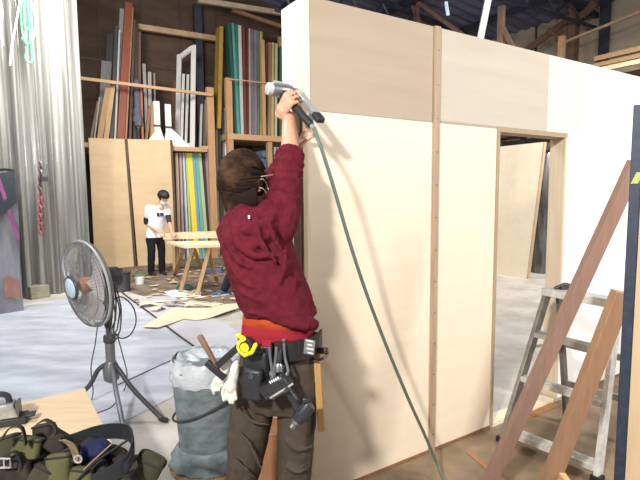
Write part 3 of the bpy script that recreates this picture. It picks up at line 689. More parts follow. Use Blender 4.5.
g = MB(); g.box(AB(a0+.95, bb-.1, 2.5), (.2, .5, .14), (A, B, Z)); obj('carton', g, M('white carton', (220, 216, 208)), label='white carton on the draped rack, seen through the doorway', cat='carton')
# ================================================================ upper right: timbers, truss members
def tmember(name, p, q, off, w_, mt, label, cat='timber'):
    g = MB(); g.beam(PA(*p, off), PA(*q, off), w_, w_, B); return obj(name, g, mt, label=label, cat=cat)
OS = 12.6
g = MB(); p = PA(574, 20, OS); g.box(V((p.x, p.y, 3.2)), (.2, .2, 6.4), (A, B, Z)); obj('trim_10', g, m_brownsteel, kind='structure')
for i, (p, q, w_) in enumerate((((518, 56), (574, 16), .16), ((596, 2), (574, 24), .16), ((548, 30), (572, 46), .1))):
    g = MB(); g.beam(PA(*p, OS-.02*i), PA(*q, OS-.02*i), w_, .1, Z); obj('trim_%d' % (i+11), g, m_brownsteel, kind='structure')
g = MB(); g.beam(PA(560, 44, 11.8), PA(640, 12, 11.8), .05, .07, Z); obj('trim_14', g, M('tan batten', (178, 148, 122)), kind='structure')
g = MB(); p = PA(605, 20, 13.1); g.box(V((p.x, p.y, 3.3)), (.12, .22, 6.6), (A, B, Z)); obj('trim_15', g, m_steel, kind='structure')
for i, (p, q, w_, o_) in enumerate((((404, -20), (420, 24), .12, 9.6), ((410, -4), (462, 34), .1, 9.5), ((420, -20), (416, 24), .1, 9.6))):
    g = MB(); g.beam(PA(*p, o_), PA(*q, o_), w_, .08, Z); obj('trim_%d' % (i+16), g, M('truss brown', (124, 98, 84)), kind='structure')
p = PA(501.5, 10, 9.2); g = MB(); g.box(V((p.x, p.y, 2.8)), (.1, .13, 5.6), (A, B, Z)); obj('trim_19', g, M('truss brown', (124, 98, 84)), kind='structure')
g = MB(); g.beam(PA(503, 28, 9.2), PA(515, 52, 9.2), .09, .07, Z); obj('trim_20', g, MATS['truss brown'], kind='structure')
g = MB(); t0 = S(491, -14, 4.75); d_ = S(480, 40, 4.6)-t0; bt = t0+d_*((.001-t0.z)/d_.z); g.beam(bt, t0, .055, .04, X)
obj('batten', g, wood('white batten', (240, 236, 226), var=.04), label='tall white batten leaning behind the top of the set wall', cat='batten')
g = MB(); p0 = PA(446, 2, 9.3); p1 = PA(448, 15, 9.3); g.beam(p0, p1, .07, .05); o_ = obj('tube_lamp', g, M('lit tube', (205, 225, 240), emit=.6), label='small pale tube lamp in the dark roof above the set wall', cat='lamp')
# timber rack with yellow timbers
OT = 10.6; zr = PA(612, 71, OT).z
r = thing('timber_shelf', AB(OT+.2, 4.6, 0), 'high timber shelf against the right wall, above the set wall', 'shelf')
bc = PA(612, 70, OT).dot(B)
g = MB(); g.box(AB(OT+.3, bc-1.0, zr-.05), (.8, 5.0, .1), (A, B, Z)); obj('deck', g, M('shelf brown', (110, 92, 74)), r)
for b_ in (bc-3.3, bc+1.4):
    g = MB(); g.box(AB(OT+.65, b_, (zr-.1)/2), (.1, .1, zr-.1), (A, B, Z)); obj('post', g, m_brownsteel, r)
g = MB(); g.box(PA(561.5, 50, OT), (.1, .12, .9), (A, B, Z)); p = PA(561.5, 50, OT)
obj('post', MB().box(V((OT*A.x+p.dot(B)*B.x, OT*A.y+p.dot(B)*B.y, (p.z+.3)/2)), (.1, .12, p.z+.3), (A, B, Z)), M('tan post', (158, 122, 92)), r)
random.seed(5)
tl = ['lowest', 'second', 'third', 'fourth', 'fifth', 'sixth', 'seventh']
k = 0
for row in range(3):
    for c_ in range(4-row):
        e0 = bc+1.5-.22*row-random.uniform(0, .9); b_ = bc-2.6; tz = random.uniform(0, .045); ta = random.uniform(0, .04)
        g = MB(); g.beam(AB(OT+.02+c_*.17+row*.06+ta, e0, zr+.055+row*.15+tz), AB(OT+.02+c_*.17+row*.06+ta, b_, zr+.055+row*.15+tz*.5), random.uniform(.07, .12), random.uniform(.06, .1), A)
        obj('timber', g, wood('yellow pine %d' % (k % 3), [(214, 196, 160), (158, 128, 94), (226, 212, 180)][k % 3], axis='y'), label='yellow pine timber in the pile on the high right shelf', cat='timber', group='yellow pine timbers on the high shelf')
        k += 1
# crate seen between the worker's legs
p = FL(270, 472); g = MB(); g.box(p+Z*.14, (.16, .2, .279)); obj('wood_block', g, wood('russet block', (148, 104, 72)), label='reddish brown wooden block on the floor, seen between the worker\'s legs', cat='block', bev=.004)
g = MB(); q = FL(281, 470, .02); g.sheet(lambda u, v: q+V((.2*(u-.35), .16*(v-.5), .012+.03*math.sin(u*6)*v)), 8, 6, .003); obj('paper_sheet', g, M('buff paper', (214, 196, 168)), label='buff paper scrap on the floor, seen between the worker\'s legs', cat='paper')

p = FL(212, 273); g = MB(); g.box(p+Z*.05, (.42, .22, .099)); obj('plastic_tray', g, M('dusty blue plastic', (72, 92, 122), rough=.5), label='dusty blue plastic tray on the floor under the right end of the workbench', cat='tray', bev=.01)
# ================================================================ STEPLADDER
m_al = M('worn aluminium', (168, 166, 160), rough=.4, metal=.55, var=.18, scale=14, detail=6)
m_al2 = M('paint spattered aluminium', (206, 206, 202), rough=.5, metal=.3, var=.2, scale=22, detail=6)
m_ald = M('dull aluminium', (112, 110, 106), rough=.5, metal=.5)
fl0 = FL(502, 442); tl0 = S(548, 291, 3.18); fr0 = FL(597, 482); tr0 = S(618, 310, 2.80)
tr0.z = tl0.z
rl0 = FL(567, 424); rr0 = FL(640, 447)
r = thing('stepladder', (fl0+fr0+rl0+rr0)/4, 'paint-spattered aluminium stepladder standing in front of the white set wall', 'stepladder')
sw = (tr0-tl0).normalized()
obj('front_rail', MB().beam(fl0, tl0, .028, .06, sw), M('darker aluminium', (134, 132, 124), rough=.45, metal=.45, var=.25, scale=16, detail=6), r, bev=.003)  # left front rail in a darker tone than the right one
obj('front_rail', MB().beam(fr0, tr0, .028, .06, sw), m_al2, r, bev=.003)
ttl = tl0+V((.09, .03, -.02)); ttr = tr0+V((.09, .03, -.02))
obj('rear_leg', MB().beam(rl0, ttl, .025, .045, sw), m_ald, r); obj('rear_leg', MB().beam(rr0, ttr, .025, .045, sw), m_ald, r)
fwd = V((-sw.y, sw.x, 0)); 
if fwd.x > 0: fwd = -fwd
def step(k, mt, d=.075):
    a = fl0.lerp(tl0, k); b = fr0.lerp(tr0, k); g = MB(); g.beam(a+(b-a).normalized()*.014, b-(b-a).normalized()*.014, .03, d, Z)
    for i in range(4):
        o = fwd*(d*(i/3-.5)*.85)+Z*.0155; g.beam(a+o+(b-a)*.04, b+o-(b-a)*.04, .003, .006, Z)
    return obj('step', g, mt, r)
step(.08, m_al2, .09); step(.42, m_al2); step(.71, m_al)
g = MB(); g.beam(tl0-sw*.015+Z*.0, tr0+sw*.015, .05, .11, Z); tp = obj('top_step', g, m_al2, r, bev=.004)
for k, q in ((.32, 0), (.62, 0)):
    g = MB(); g.beam(rl0.lerp(ttl, k), rr0.lerp(ttr, k), .04, .012, Z); obj('rear_brace', g, m_al, r)
g = MB(); p = S(565, 284, 3.1); g.tube([p+V((-.05, .02, -.03)), p+V((0, 0, .0)), p+V((.04, -.02, -.01))], .012, 8); g.box(p+V((.0, .0, -.03)), (.06, .03, .04)); obj('latch', g, M('dark latch', (74, 72, 70), metal=.5, rough=.5), r)
g = MB(); a = fl0.lerp(tl0, .62); b = rl0.lerp(ttl, .62); g.beam(a, b, .02, .006, Z); obj('spreader', g, m_al, r)
for q, mt in ((fl0, 0), (fr0, 0), (rl0, 0), (rr0, 0)):
    g = MB(); g.box(q+Z*.02, (.05, .06, .039), (sw, fwd, Z)); obj('foot_cap', g, M('black rubber', (34, 34, 36)), r)
# ================================================================ NAVY-EDGED FLAT AND BRACES at the right edge
m_navy = M('navy paint', (42, 52, 70), rough=.55, var=.25, scale=30)
ft = S(641, 105, 2.02); pb = V((ft.x, ft.y, 0))
e0 = V((S(633.5, 105, 2.02).x, 2.02, 0)); fd = V((.80, -.60, 0)).normalized(); fn = V((-fd.y, fd.x, 0))
hh = ft.z
r = thing('stage_flat', e0+fd*.4, 'plywood stage flat with a dark navy painted edge at the right border', 'wall panel')
g = MB(); g.box(e0+fn*.035+fd*.02+Z*(hh/2), (.04, .07, hh), (fd, fn, Z)); obj('edge_stile', g, m_navy, r, bev=.003)
g = MB(); g.box(e0+fn*.035+fd*.405+Z*(hh-.3)/2, (.727, .05, hh-.3), (fd, fn, Z)); obj('face_sheet', g, wood('honey flat face', (210, 182, 146), var=.06), r)
g = MB(); p = S(637, 178, 2.0); g.box(e0+fd*.027-fn*.0035+Z*p.z, (.026, .006, .05), (fd, fn, (Z+fd*.4).normalized())); obj('tape', g, M('yellow green tape', (176, 190, 96), rough=.4), r)
def brace(top, foot, w_, label, mt, post_top, foot_z):
    rr = thing('stage_brace', (top+foot)/2, label, 'stage brace')
    rr.location.z = 0
    obj('diagonal', MB().beam(foot, top, w_, .05, V((1, 0, 0))), mt, rr, bev=.003)
    pt = V((top.x+.02, top.y+.05, 0))
    return rr, pt
m_br1 = wood('reddish brown timber', (142, 112, 98), var=.1); m_br2 = wood('tan brown timber', (158, 122, 94), var=.1)
t1 = S(636, 162, 2.30); f1 = FL(480, 503); t1.z += .0
b1, _ = brace(t1, f1, .064, 'longer reddish-brown timber brace sloping up in front of the stepladder to the navy edge', m_br1, 0, 0)
t2 = S(622, 292, 2.13); f2 = FL(538, 512)
b2, _ = brace(t2, f2, .078, 'shorter tan timber brace sloping up behind the navy edge, right of the longer brace', m_br2, 0, 0)
m_ = f2.lerp(t2, .19); q2 = V((1.19, 1.96, m_.z-.06))
obj('cross_rail', MB().beam(m_+V((.03, -.01, 0)), q2, .05, .03, Z), wood('pale cross rail', (206, 170, 122), axis='x'), b2)
g = MB(); z_ = .0052
# warm reflection by the wall base, painted as flat floor strips
g = MB(); a = FL(468, 452, .006); b = FL(512, 488, .006); n_ = V((b.y-a.y, a.x-b.x, 0)).normalized()*.016
g.prism([a-n_, b-n_, b+n_, a+n_], Z*.002); obj('floor_reflection', g, M('painted warm reflection', (160, 112, 66), var=.2, rough=.5), label='strip of painted warm reflection on the brown floor in front of the set wall', cat='tape')
g = MB(); a = FL(497, 424.5, .007); b = FL(562, 396.5, .007); 
g = MB(); a = FL(518, 420, .006); b = FL(556, 404, .006); n_ = V((b.y-a.y, a.x-b.x, 0)).normalized()*.03
g.prism([a-n_, b-n_, b+n_, a+n_], Z*.002); obj('floor_reflection', g, MATS['painted warm reflection'], label='short painted warm reflection mark on the floor below the doorway sill', cat='tape')
# ================================================================ TABLE AND BAGS bottom left
TZ = .5
P = [FL(85, 388, TZ), FL(136, 492, TZ), FL(-90, 560, TZ), FL(-70, 424, TZ)]
cen = (P[0]+P[1]+P[2]+P[3])/4
r = thing('work_table', V((cen.x, cen.y, 0)), 'low table with a pale wooden board top in the bottom left corner', 'table')
g = MB(); g.prism([p-Z*.024 for p in P], Z*.024); obj('tabletop', g, M('pale pine board', (208, 184, 150), var=.08, scale=3, stretch=(1.2, 9, 3), detail=6, rough=.55), r, bev=.002)
for k in range(4):
    q = P[k].lerp(cen, .14); obj('leg', MB().box(V((q.x, q.y, .237)), (.05, .05, .474)), wood('table leg pine', (176, 140, 100)), r)
    a = P[k].lerp(cen, .14); b = P[(k+1) % 4].lerp(cen, .14); obj('apron', MB().beam(V((a.x, a.y, .42))+(b-a).normalized()*.026, V((b.x, b.y, .42))-(b-a).normalized()*.026, .02, .08, (b-a).cross(Z)), MATS['table leg pine'], r)
# metal power planer at the left edge
p = FL(4, 424, TZ); r = thing('planer', p, 'grey metal hand planer with a black base on the board at the left edge', 'power tool')
dx = V((.93, .37, 0)); dy = V((-dx.y, dx.x, 0))
g = MB(); g.box(p+Z*.018, (.20, .09, .034), (dx, dy, Z)); g.box(p+dx*.11+Z*.03, (.05, .05, .012), (dx, dy, Z)); obj('sole', g, M('black tool plastic', (46, 46, 50), rough=.5), r, bev=.004)
g = MB(); g.prism([p-dx*.1+Z*.036-dy*.04, p+dx*.07+Z*.036-dy*.04, p+dx*.05+Z*.105-dy*.04, p-dx*.1+Z*.11-dy*.04], dy*.08); obj('housing', g, M('scuffed alloy', (172, 172, 168), metal=.5, rough=.4, scale=18, detail=6, var=.3), r, bev=.006)
g = MB(); g.box(p+dx*.065+Z*.07, (.012, .075, .07), (dx, dy, Z)); obj('end_plate', g, M('dark plate', (98, 96, 92), metal=.4, rough=.4), r)
g = MB(); g.tube(spline([p-dx*.08+Z*.1, p-dx*.03+Z*.15, p+dx*.02+Z*.14, p+dx*.03+Z*.1], 5), .014, 8); obj('handle', g, MATS['black tool plastic'], r)
# tool bag
m_ol = M('olive canvas', (62, 60, 47), rough=.85, var=.2, scale=20, bump=.15); m_ol2 = M('moss green canvas', (84, 82, 54), rough=.85, var=.18, scale=20, bump=.15)
m_dk = M('dark brown canvas', (50, 44, 40), rough=.85, var=.25, scale=18, bump=.2); m_bk = M('black webbing', (24, 25, 30), rough=.75, var=.15, scale=40)
p = FL(70, 486, TZ); r = thing('tool_bag', V((p.x, p.y, TZ)), 'olive and brown canvas tool bag heaped on the pale board, full of straps', 'tool bag')
TY = p.y
def SB(px, py, Y): return S(px, py, Y)
g = MB()
g.ell(SB(55, 472, TY), (.19, .13, .10)); g.ell(SB(20, 466, TY+.02), (.12, .11, .10)); g.ell(SB(104, 474, TY), (.10, .12, .10)); g.ell(SB(-20, 470, TY), (.12, .12, .11)); g.ell(SB(50, 440, TY+.03), (.05, .05, .05)); g.ell(SB(88, 462, TY+.0), (.09, .09, .09)); g.ell(SB(134, 478, TY), (.08, .09, .08))
zmin = TZ+.001
for i, v in enumerate(g.v):
    if v.z < zmin: g.v[i] = V((v.x, v.y, zmin))
remesh('body', g, m_dk, r, .008, 4, lambda q: .009*noise.noise(q*14))
def pouch(px, py, Y, w_, h_, d_, rot, mt, name='pouch', tilt=-.5):
    c = SB(px, py, Y); ax = V((math.cos(rot), 0, math.sin(rot))); az = V((-math.sin(rot), tilt*-.6, math.cos(rot))).normalized(); ay = az.cross(ax).normalized()
    ax = ay.cross(az)
    rings = []
    for k, (s_, h) in enumerate(((.82, -.5), (1, -.42), (1.03, 0), (1, .38), (.9, .48), (.6, .52))):
        n = 20; ring = []
        for i in range(n):
            t = 2*PI*i/n; cx = math.copysign(abs(math.cos(t))**.5, math.cos(t)); cy = math.copysign(abs(math.sin(t))**.5, math.sin(t))
            ring.append(c+ax*cx*w_/2*s_+ay*cy*d_/2*s_+az*h*h_)
        rings.append(ring)
    g = MB().loft(rings); o = obj(name, g, mt, r)
    g = MB(); g.tube([c+ax*math.copysign(abs(math.cos(t))**.5, math.cos(t))*w_/2*1.02+ay*math.copysign(abs(math.sin(t))**.5, math.sin(t))*d_/2*1.02+az*.40*h_ for t in [2*PI*k/24 for k in range(24)]], .004, 6, closed=True); obj('seam', g, m_bk, o)
    return o
Yn = TY-.10
pouch(28, 447, Yn+.02, .095, .07, .06, -.15, m_ol2); pouch(60, 468, Yn-.01, .085, .10, .06, .1, m_ol2); pouch(44, 432, TY+.0, .07, .06, .05, .2, m_dk)
pouch(8, 446, Yn+.03, .085, .075, .06, .3, m_ol); pouch(82, 478, Yn-.03, .08, .07, .05, -.1, m_ol2); pouch(40, 478, Yn-.03, .07, .09, .05, -.5, m_ol)
pouch(58, 442, Yn+.04, .07, .07, .05, -.6, m_dk); pouch(18, 470, Yn-.02, .09, .10, .05, .5, m_dk)
pouch(147, 470, TY-.03, .10, .13, .06, -.5, m_ol, tilt=.2)
pouch(120, 470, TY-.02, .09, .08, .06, .5, m_dk)
pouch(70, 456, Yn+.02, .07, .06, .05, .4, m_dk)
pouch(96, 468, Yn+.0, .08, .06, .04, .7, m_bk, 'sheath')
pouch(112, 484, Yn-.03, .15, .06, .06, .15, m_dk)
def strap(name, pts, w_, mt, side=(0, 0, 1), th=.004):
    ps = spline(pts, 8); sd_ = V(side)
    g = MB(); m = len(ps)-1
    g.sheet(lambda u, v: ps[min(int(round(u*m)), m)]+sd_*(v-.5)*w_, m, 2, th); return obj(name, g, mt, r)
for nm, pts, w_, mt, sd_ in (('strap', [(0, 442), (10, 428), (22, 428), (26, 445)], .03, m_ol, (.3, -.9, .2)), ('strap', [(36, 425), (46, 420), (56, 428), (52, 440)], .035, m_ol, (.3, -.9, .2)),
        ('strap', [(62, 440), (72, 446), (78, 462)], .03, M('camo webbing', (122, 108, 84), rough=.9, scale=40, var=.35), (.9, -.3, .2)), ('strap', [(2, 458), (16, 452), (22, 468), (14, 482)], .028, m_bk, (.3, -.9, .2)),
        ('strap', [(74, 484), (96, 462), (116, 448), (128, 440)], .03, m_bk, (.2, -.8, .5)), ('strap', [(84, 470), (100, 455), (112, 444)], .02, M('tan leather', (134, 106, 76), rough=.6), (.2, -.8, .5))):
    strap(nm, [SB(x, y, Yn-.055+.01*i) for i, (x, y) in enumerate(pts)], w_, mt, sd_)
g = MB(); c = SB(4, 463, Yn-.07); g.tube([c+V((.022*sx, 0, .016*sz)) for sx, sz in ((-1, -1), (1, -1), (1, 1), (-1, 1))], .004, 6, closed=True); g.tube([c+V((0, 0, -.016)), c+V((0, 0, .016))], .003, 6); obj('buckle', g, M('silver buckle', (204, 204, 204), metal=.8, rough=.3), r)
g = MB(); c = SB(78, 459, Yn-.06); g.tube([c+V((.013*math.cos(t), .0, .013*math.sin(t))) for t in [k*2*PI/14 for k in range(14)]], .003, 6, closed=True); obj('d_ring', g, MATS['silver buckle'], r)
g = MB(); g.ell(SB(96, 449, TY-.05), (.055, .05, .03)); g.ell(SB(88, 456, TY-.06), (.04, .04, .025))
o_ = remesh('blue_cloth', g, M('blue cotton', (32, 38, 66), rough=.9, var=.3), r, .006, 2, lambda q: .006*noise.noise(q*40))
g = MB(); g.ell(SB(62, 438, TY), (.02, .02, .03))
g = MB(); g.tube([SB(95, 480, Yn-.07), SB(113, 467, Yn-.05)], .006, 8); pn = obj('marker', g, M('grey marker', (90, 90, 92)), r); g = MB(); g.tube([SB(113, 467, Yn-.05), SB(116, 465, Yn-.047)], .007, 8); obj('marker_tip', g, M('amber tip', (226, 178, 110)), pn)
# wide black waist belt standing in a loop
r = thing('waist_belt', SB(110, 470, TY), 'wide black waist belt standing in an open loop on the tool bag', 'belt')
r.location.z = TZ
lp = [SB(58, 446, TY+.06), SB(74, 441, TY+.10), SB(94, 434, TY+.12), SB(112, 431, TY+.10), SB(128, 433, TY+.04), SB(133, 444, TY-.05), SB(128, 462, TY-.13), SB(112, 474, TY-.17), SB(92, 484, TY-.19)]
ps = spline(lp, 8); m = len(ps)-1; g = MB()
g.sheet(lambda u, v: ps[min(int(round(u*m)), m)]+V((0, .01, 1))*(v-.5)*.062, m, 4, .006); obj('webbing', g, m_bk, r)
g = MB(); g.sheet(lambda u, v: ps[min(int(round((.45+.35*u)*m)), m)]+V((0, .01, 1))*(v-.5)*.036-V((-.006, .006, 0)), 20, 2, .004); obj('pad', g, M('black padding', (46, 48, 58), rough=.9), r)
# ================================================================ PEOPLE
m_skin = M('skin', (200, 150, 124), rough=.5, var=.06, scale=14); 
def limb(mb, pts, rs, n=14, sm=4):
    pts = [V(p) for p in pts]
    if sm > 1 and len(pts) > 2:
        q = spline(pts, sm); rr = []
        for i in range(len(pts)-1):
            for k in range(sm): rr.append(rs[i]+(rs[i+1]-rs[i])*k/sm)
        rr.append(rs[-1]); pts, rs = q, rr
    return mb.tube(pts, rs, n)
def head(mb, c, f, u, s=1.0):
    f = V(f).normalized(); u = V(u).normalized(); u = (u-f*u.dot(f)).normalized(); rt = f.cross(u); ax = (rt, f, u); k = s
    c = V(c)
    mb.ell(c+u*.022*k-f*.012*k, (.074*k, .094*k, .098*k), ax); mb.ell(c-u*.045*k+f*.02*k, (.058*k, .068*k, .068*k), ax); mb.ell(c-u*.092*k+f*.052*k, (.026*k, .024*k, .02*k), ax)
    limb(mb, [c+f*.080*k+u*.018*k, c+f*.094*k-u*.004*k, c+f*.102*k-u*.024*k], [.009*k, .011*k, .015*k], 10)
    mb.ell(c+f*.080*k-u*.056*k, (.024*k, .012*k, .008*k), ax); mb.ell(c+f*.076*k-u*.066*k, (.020*k, .012*k, .008*k), ax)
    for sg in (-1, 1):
        mb.ell(c+rt*sg*.074*k-f*.012*k-u*.01*k, (.010*k, .020*k, .032*k), ax); mb.ell(c+rt*sg*.038*k+f*.066*k-u*.022*k, (.022*k, .02*k, .02*k), ax)
        limb(mb, [c+rt*sg*.014*k+f*.083*k+u*.03*k, c+rt*sg*.034*k+f*.082*k+u*.036*k, c+rt*sg*.052*k+f*.068*k+u*.028*k], [.007*k]*3, 8)
    return ax
def eyes(parent, c, ax, k=1.0):
    rt, f, u = ax
    for sg in (-1, 1):
        g = MB(); g.ell(V(c)+rt*sg*.032*k+f*.074*k+u*.012*k, (.013*k, .009*k, .008*k), ax, 12, 8); e = obj('eye', g, M('eye white', (232, 228, 222), rough=.2, var=.02), parent)
        g = MB(); g.ell(V(c)+rt*sg*.032*k+f*.081*k+u*.012*k, (.006*k, .003*k, .006*k), ax, 10, 6); obj('iris', g, M('dark iris', (40, 28, 22), rough=.2), e)
def hand(mb, w, f, n, curl=(.5, .7, .6), k=1.0, side=1, spread=.0, thumb=None):
    """wrist w, finger direction f, palm side n; thumb on the (side) edge"""
    w = V(w); f = V(f).normalized(); n = V(n); n = (n-f*n.dot(f)).normalized(); s = f.cross(n)*side
    rings = []
    for h, hw, hd in ((-.012, .026, .019), (.01, .029, .017), (.045, .039, .016), (.08, .041, .013), (.092, .037, .009)):
        rings.append([w+f*h*k+s*math.cos(t)*hw*k+n*math.sin(t)*hd*k for t in [2*PI*i/18 for i in range(18)]])
    mb.loft(rings)
    for i, (ln, off, b0) in enumerate(((.072, .032, .084), (.080, .0105, .090), (.074, -.0115, .087), (.058, -.0325, .078))):
        d = (f+s*spread*(1.5-i)*.12).normalized(); p = w+f*b0*k+s*off*k; pts = [w+f*.05*k+s*off*.9*k, p]; a = 0
        for j, sg in enumerate((.45, .31, .24)):
            a += curl[j]*(1+.06*i); p = p+(d*math.cos(a)+n*math.sin(a))*ln*sg*k; pts.append(p)
        mb.tube(pts, [.0084*k, .0086*k, .0081*k, .0073*k, .0062*k], 10)
    t0 = w+f*.022*k+s*.026*k+n*.004*k; td = (f*.75+s*.7+n*.25).normalized() if thumb is None else V(thumb).normalized()
    mb.tube([w+f*.012*k+s*.012*k, t0, t0+td*.040*k, t0+td*.040*k+(td+n*.55+f*.25).normalized()*.030*k, t0+td*.04*k+(td+n*.55+f*.25).normalized()*.03*k+(td*.5+n*.8+f*.5).normalized()*.022*k], [.014*k, .0155*k, .012*k, .0105*k, .0085*k], 10)
def foot(mb, an, d, k=1.0, r0=.038, ln=.19, grow=0.0):
    an = V(an); d = V(d).normalized(); g0 = -.0
    heel = V((an.x, an.y, .035))-d*.045; 
    limb(mb, [an+Z*.02, V((an.x, an.y, .05))], [r0+grow, r0+.004+grow], 12, 1)
    limb(mb, [heel, V((an.x, an.y, .042))+d*.03, V((an.x, an.y, .034))+d*.11, V((an.x, an.y, .028))+d*ln], [.033+grow, .042+grow, .040+grow, .026+grow], 12, 2)
def flatten(mb, z=.0):
    mb.v = [V((v.x, v.y, max(v.z, z))) for v in mb.v]
def strand_hair(parent, c, ax, r3, crown, n, mat, name='hair', ln=1.0, rad=.010, clip=None, seed=1):
    """tapered locks laid over an ellipsoid from the crown outwards"""
    rnd = random.Random(seed); rt, f, u = ax; c = V(c); cr = V(crown).normalized()
    g = MB(); g.ell(c, [q*.97 for q in r3], ax, 24, 16)
    if clip: g.v = [clip(v) for v in g.v]
    e1 = cr.orthogonal().normalized(); e2 = cr.cross(e1)
    for i in range(n):
        a = rnd.uniform(0, 2*PI); st = rnd.uniform(.0, .9); en = st+rnd.uniform(.7, 1.25)*ln; sw_ = rnd.uniform(.1, .7); pts = []
        for j in range(7):
            th = st+(en-st)*j/6; aa = a+sw_*j/6
            d = cr*math.cos(th)+(e1*math.cos(aa)+e2*math.sin(aa))*math.sin(th)
            lift = 1.0+.05*math.sin(j/6*PI)+.02*rnd.random()
            pts.append(c+rt*d.x*r3[0]*lift+f*d.y*r3[1]*lift+u*d.z*r3[2]*lift)
        if clip: pts = [clip(q) for q in pts]
        k = rnd.uniform(.7, 1.3)
        g.tube(pts, [rad*.5*k, rad*.9*k, rad*k, rad*k, rad*.85*k, rad*.6*k, rad*.2*k], 6)
    return obj(name, g, mat, parent, ang=60)
# ---------------------------------------------------------------- the worker in the foreground
WY = 2.0
m_hood = M('maroon sweatshirt', (80, 20, 31), rgb2=(100, 29, 42), rough=.9, scale=30, bump=.1)
m_trou = M('brown grey work trousers', (71, 62, 54), rough=.85, var=.14, scale=12, bump=.15, bscale=120)
pel = S(278, 372, 2.02)
wk = thing('person', V((pel.x, pel.y, 0)), 'person in a maroon hoodie and brown work trousers raising a nail gun overhead', 'person')
hc_ = S(247.5, 183, 2.08); hf = V((.62, .76, .14)).normalized(); hu = V((-.12, -.12, 1))
nk = S(257, 213, 2.07); shR = S(280, 222, 2.02); elR = S(289.5, 160, 2.12); wrR = S(289, 119, 2.235)
shL = S(236, 232, 2.14); elL = S(258, 196, 2.40); wrL = S(296, 150, 2.37)
bR = V((.94, -.34, 0)).normalized(); bF = V((.34, .94, 0)).normalized()
hipL = S(256, 388, 2.04); hipR = S(297, 388, 2.0); knL = S(241.5, 482, 2.02); knR = S(294.5, 482, 2.0)
anL = V((knL.x-.05, knL.y-.02, .09)); anR = V((knR.x+.03, knR.y-.04, .09))
# nail gun frame (needed for the hands)
capP = S(268, 88.5, 2.24); noseP = S(305, 94, 2.345); gH0 = S(282, 92, 2.275); gH1 = S(311, 125, 2.15); mg0 = S(298, 92, 2.30); mg1 = S(321, 121, 2.15)
mb = MB(); axw = head(mb, hc_, hf, hu, 1.0)
limb(mb, [hc_-axw[2]*.05-axw[1]*.02, nk, nk-Z*.08], [.055, .058, .075], 16)
def tr(y0, xl, xr, Y, d, inset=.0):
    a = S(xl, y0, Y); b = S(xr, y0, Y); c = (a+b)/2; w = (b-a).length/2-inset
    return (c, w, d)
def torso(mb, specs, n=32, pw=.85):
    rings = []
    for c, w, d in specs:
        rings.append([c+bR*math.copysign(abs(math.cos(t))**pw, math.cos(t))*w+bF*math.copysign(abs(math.sin(t))**pw, math.sin(t))*d for t in [2*PI*i/n for i in range(n)]])
    mb.loft(rings)
torso(mb, [tr(400, 244, 312, 2.02, .09, .02), tr(375, 241, 316, 2.02, .11, .02), tr(345, 247, 311, 2.02, .10, .02), tr(310, 246, 308, 2.03, .10, .03), tr(270, 232, 300, 2.04, .11, .04), tr(240, 228, 298, 2.05, .10, .04), tr(222, 240, 285, 2.06, .07, .02)])
limb(mb, [shR, elR, wrR], [.056, .044, .030], 14, 5); limb(mb, [shL, elL, wrL], [.056, .044, .029], 14, 5)
limb(mb, [S(270, 235, 2.04), shR], [.07, .055]); limb(mb, [S(252, 238, 2.08), shL], [.07, .055])
for h_, k_, a_ in ((hipL, knL, anL), (hipR, knR, anR)):
    limb(mb, [h_, h_.lerp(k_, .5), k_, k_.lerp(a_, .35)-bF*.02, a_], [.080, .068, .052, .052, .036], 16, 4)
    foot(mb, a_, bF)
# right hand gripping the handle: palm pressed on the handle from its left
hax = (gH1-gH0).normalized()                      # handle axis
gc = gH0.lerp(gH1, .36)
pn = V((.62, .70, -.05)); pn = (pn-hax*pn.dot(hax)).normalized()     # palm faces the handle
fd_ = hax.cross(pn).normalized()
if fd_.z < 0: fd_ = -fd_
palm = gc-pn*.034-fd_*.045
limb(mb, [wrR, palm.lerp(wrR, .4), palm], [.030, .028, .027], 14, 3)
sgn = 1 if fd_.cross(pn).dot(-hax) > 0 else -1
hand(mb, palm-fd_*.02, fd_, pn, (.75, 1.15, .9), 1.02, sgn, thumb=(pn*.8-hax*.75+fd_*.2))
# left hand steadying the batten
bt = W(-.915, .02, 1.90)
lf = V((.30, .12, .92)).normalized(); ln_ = V((.85, .35, -.25))
hand(mb, wrL, lf, ln_, (.35, .6, .5), 1.0, -1)
flatten(mb, .001)
body = remesh('body', mb, m_skin, wk, .0038, 3)
eyes(wk, hc_, axw)
# hair
hr = M('dark brown hair', (34, 23, 17), rgb2=(86, 58, 38), rough=.8, scale=14, detail=2, thresh=(.45, .8))
cl = lambda q: q
hcc = hc_+axw[2]*.016-axw[1]*.016
def hair_clip(q):
    d = q-hcc; fx = d.dot(axw[1]); uz = d.dot(axw[2]); lat = d.dot(axw[0])
    lim = .052+max(0, uz)*.55 if uz < .075 else .2
    if fx > lim: q = q-axw[1]*(fx-lim)
    return q
strand_hair(wk, hcc, axw, (.092, .108, .113), (-.62, -.75, .35), 330, hr, ln=1.35, rad=.011, clip=hair_clip, seed=4)
g = MB()        # nape
rnd = random.Random(8)
for i in range(90):
    a = -PI/2+rnd.uniform(-1.35, 1.25); e = axw[0]*math.cos(a)*.088+axw[1]*math.sin(a)*.098
    p0 = hcc+e*1.0-axw[2]*.02; g.tube([p0, hcc+e*1.04-axw[2]*.06, hcc+e*.94-axw[2]*(.105+.02*rnd.random()), hcc+e*.84-axw[2]*(.135+.02*rnd.random())], [.010, .013, .011, .003], 6)
obj('hair', g, hr, wk, ang=60)
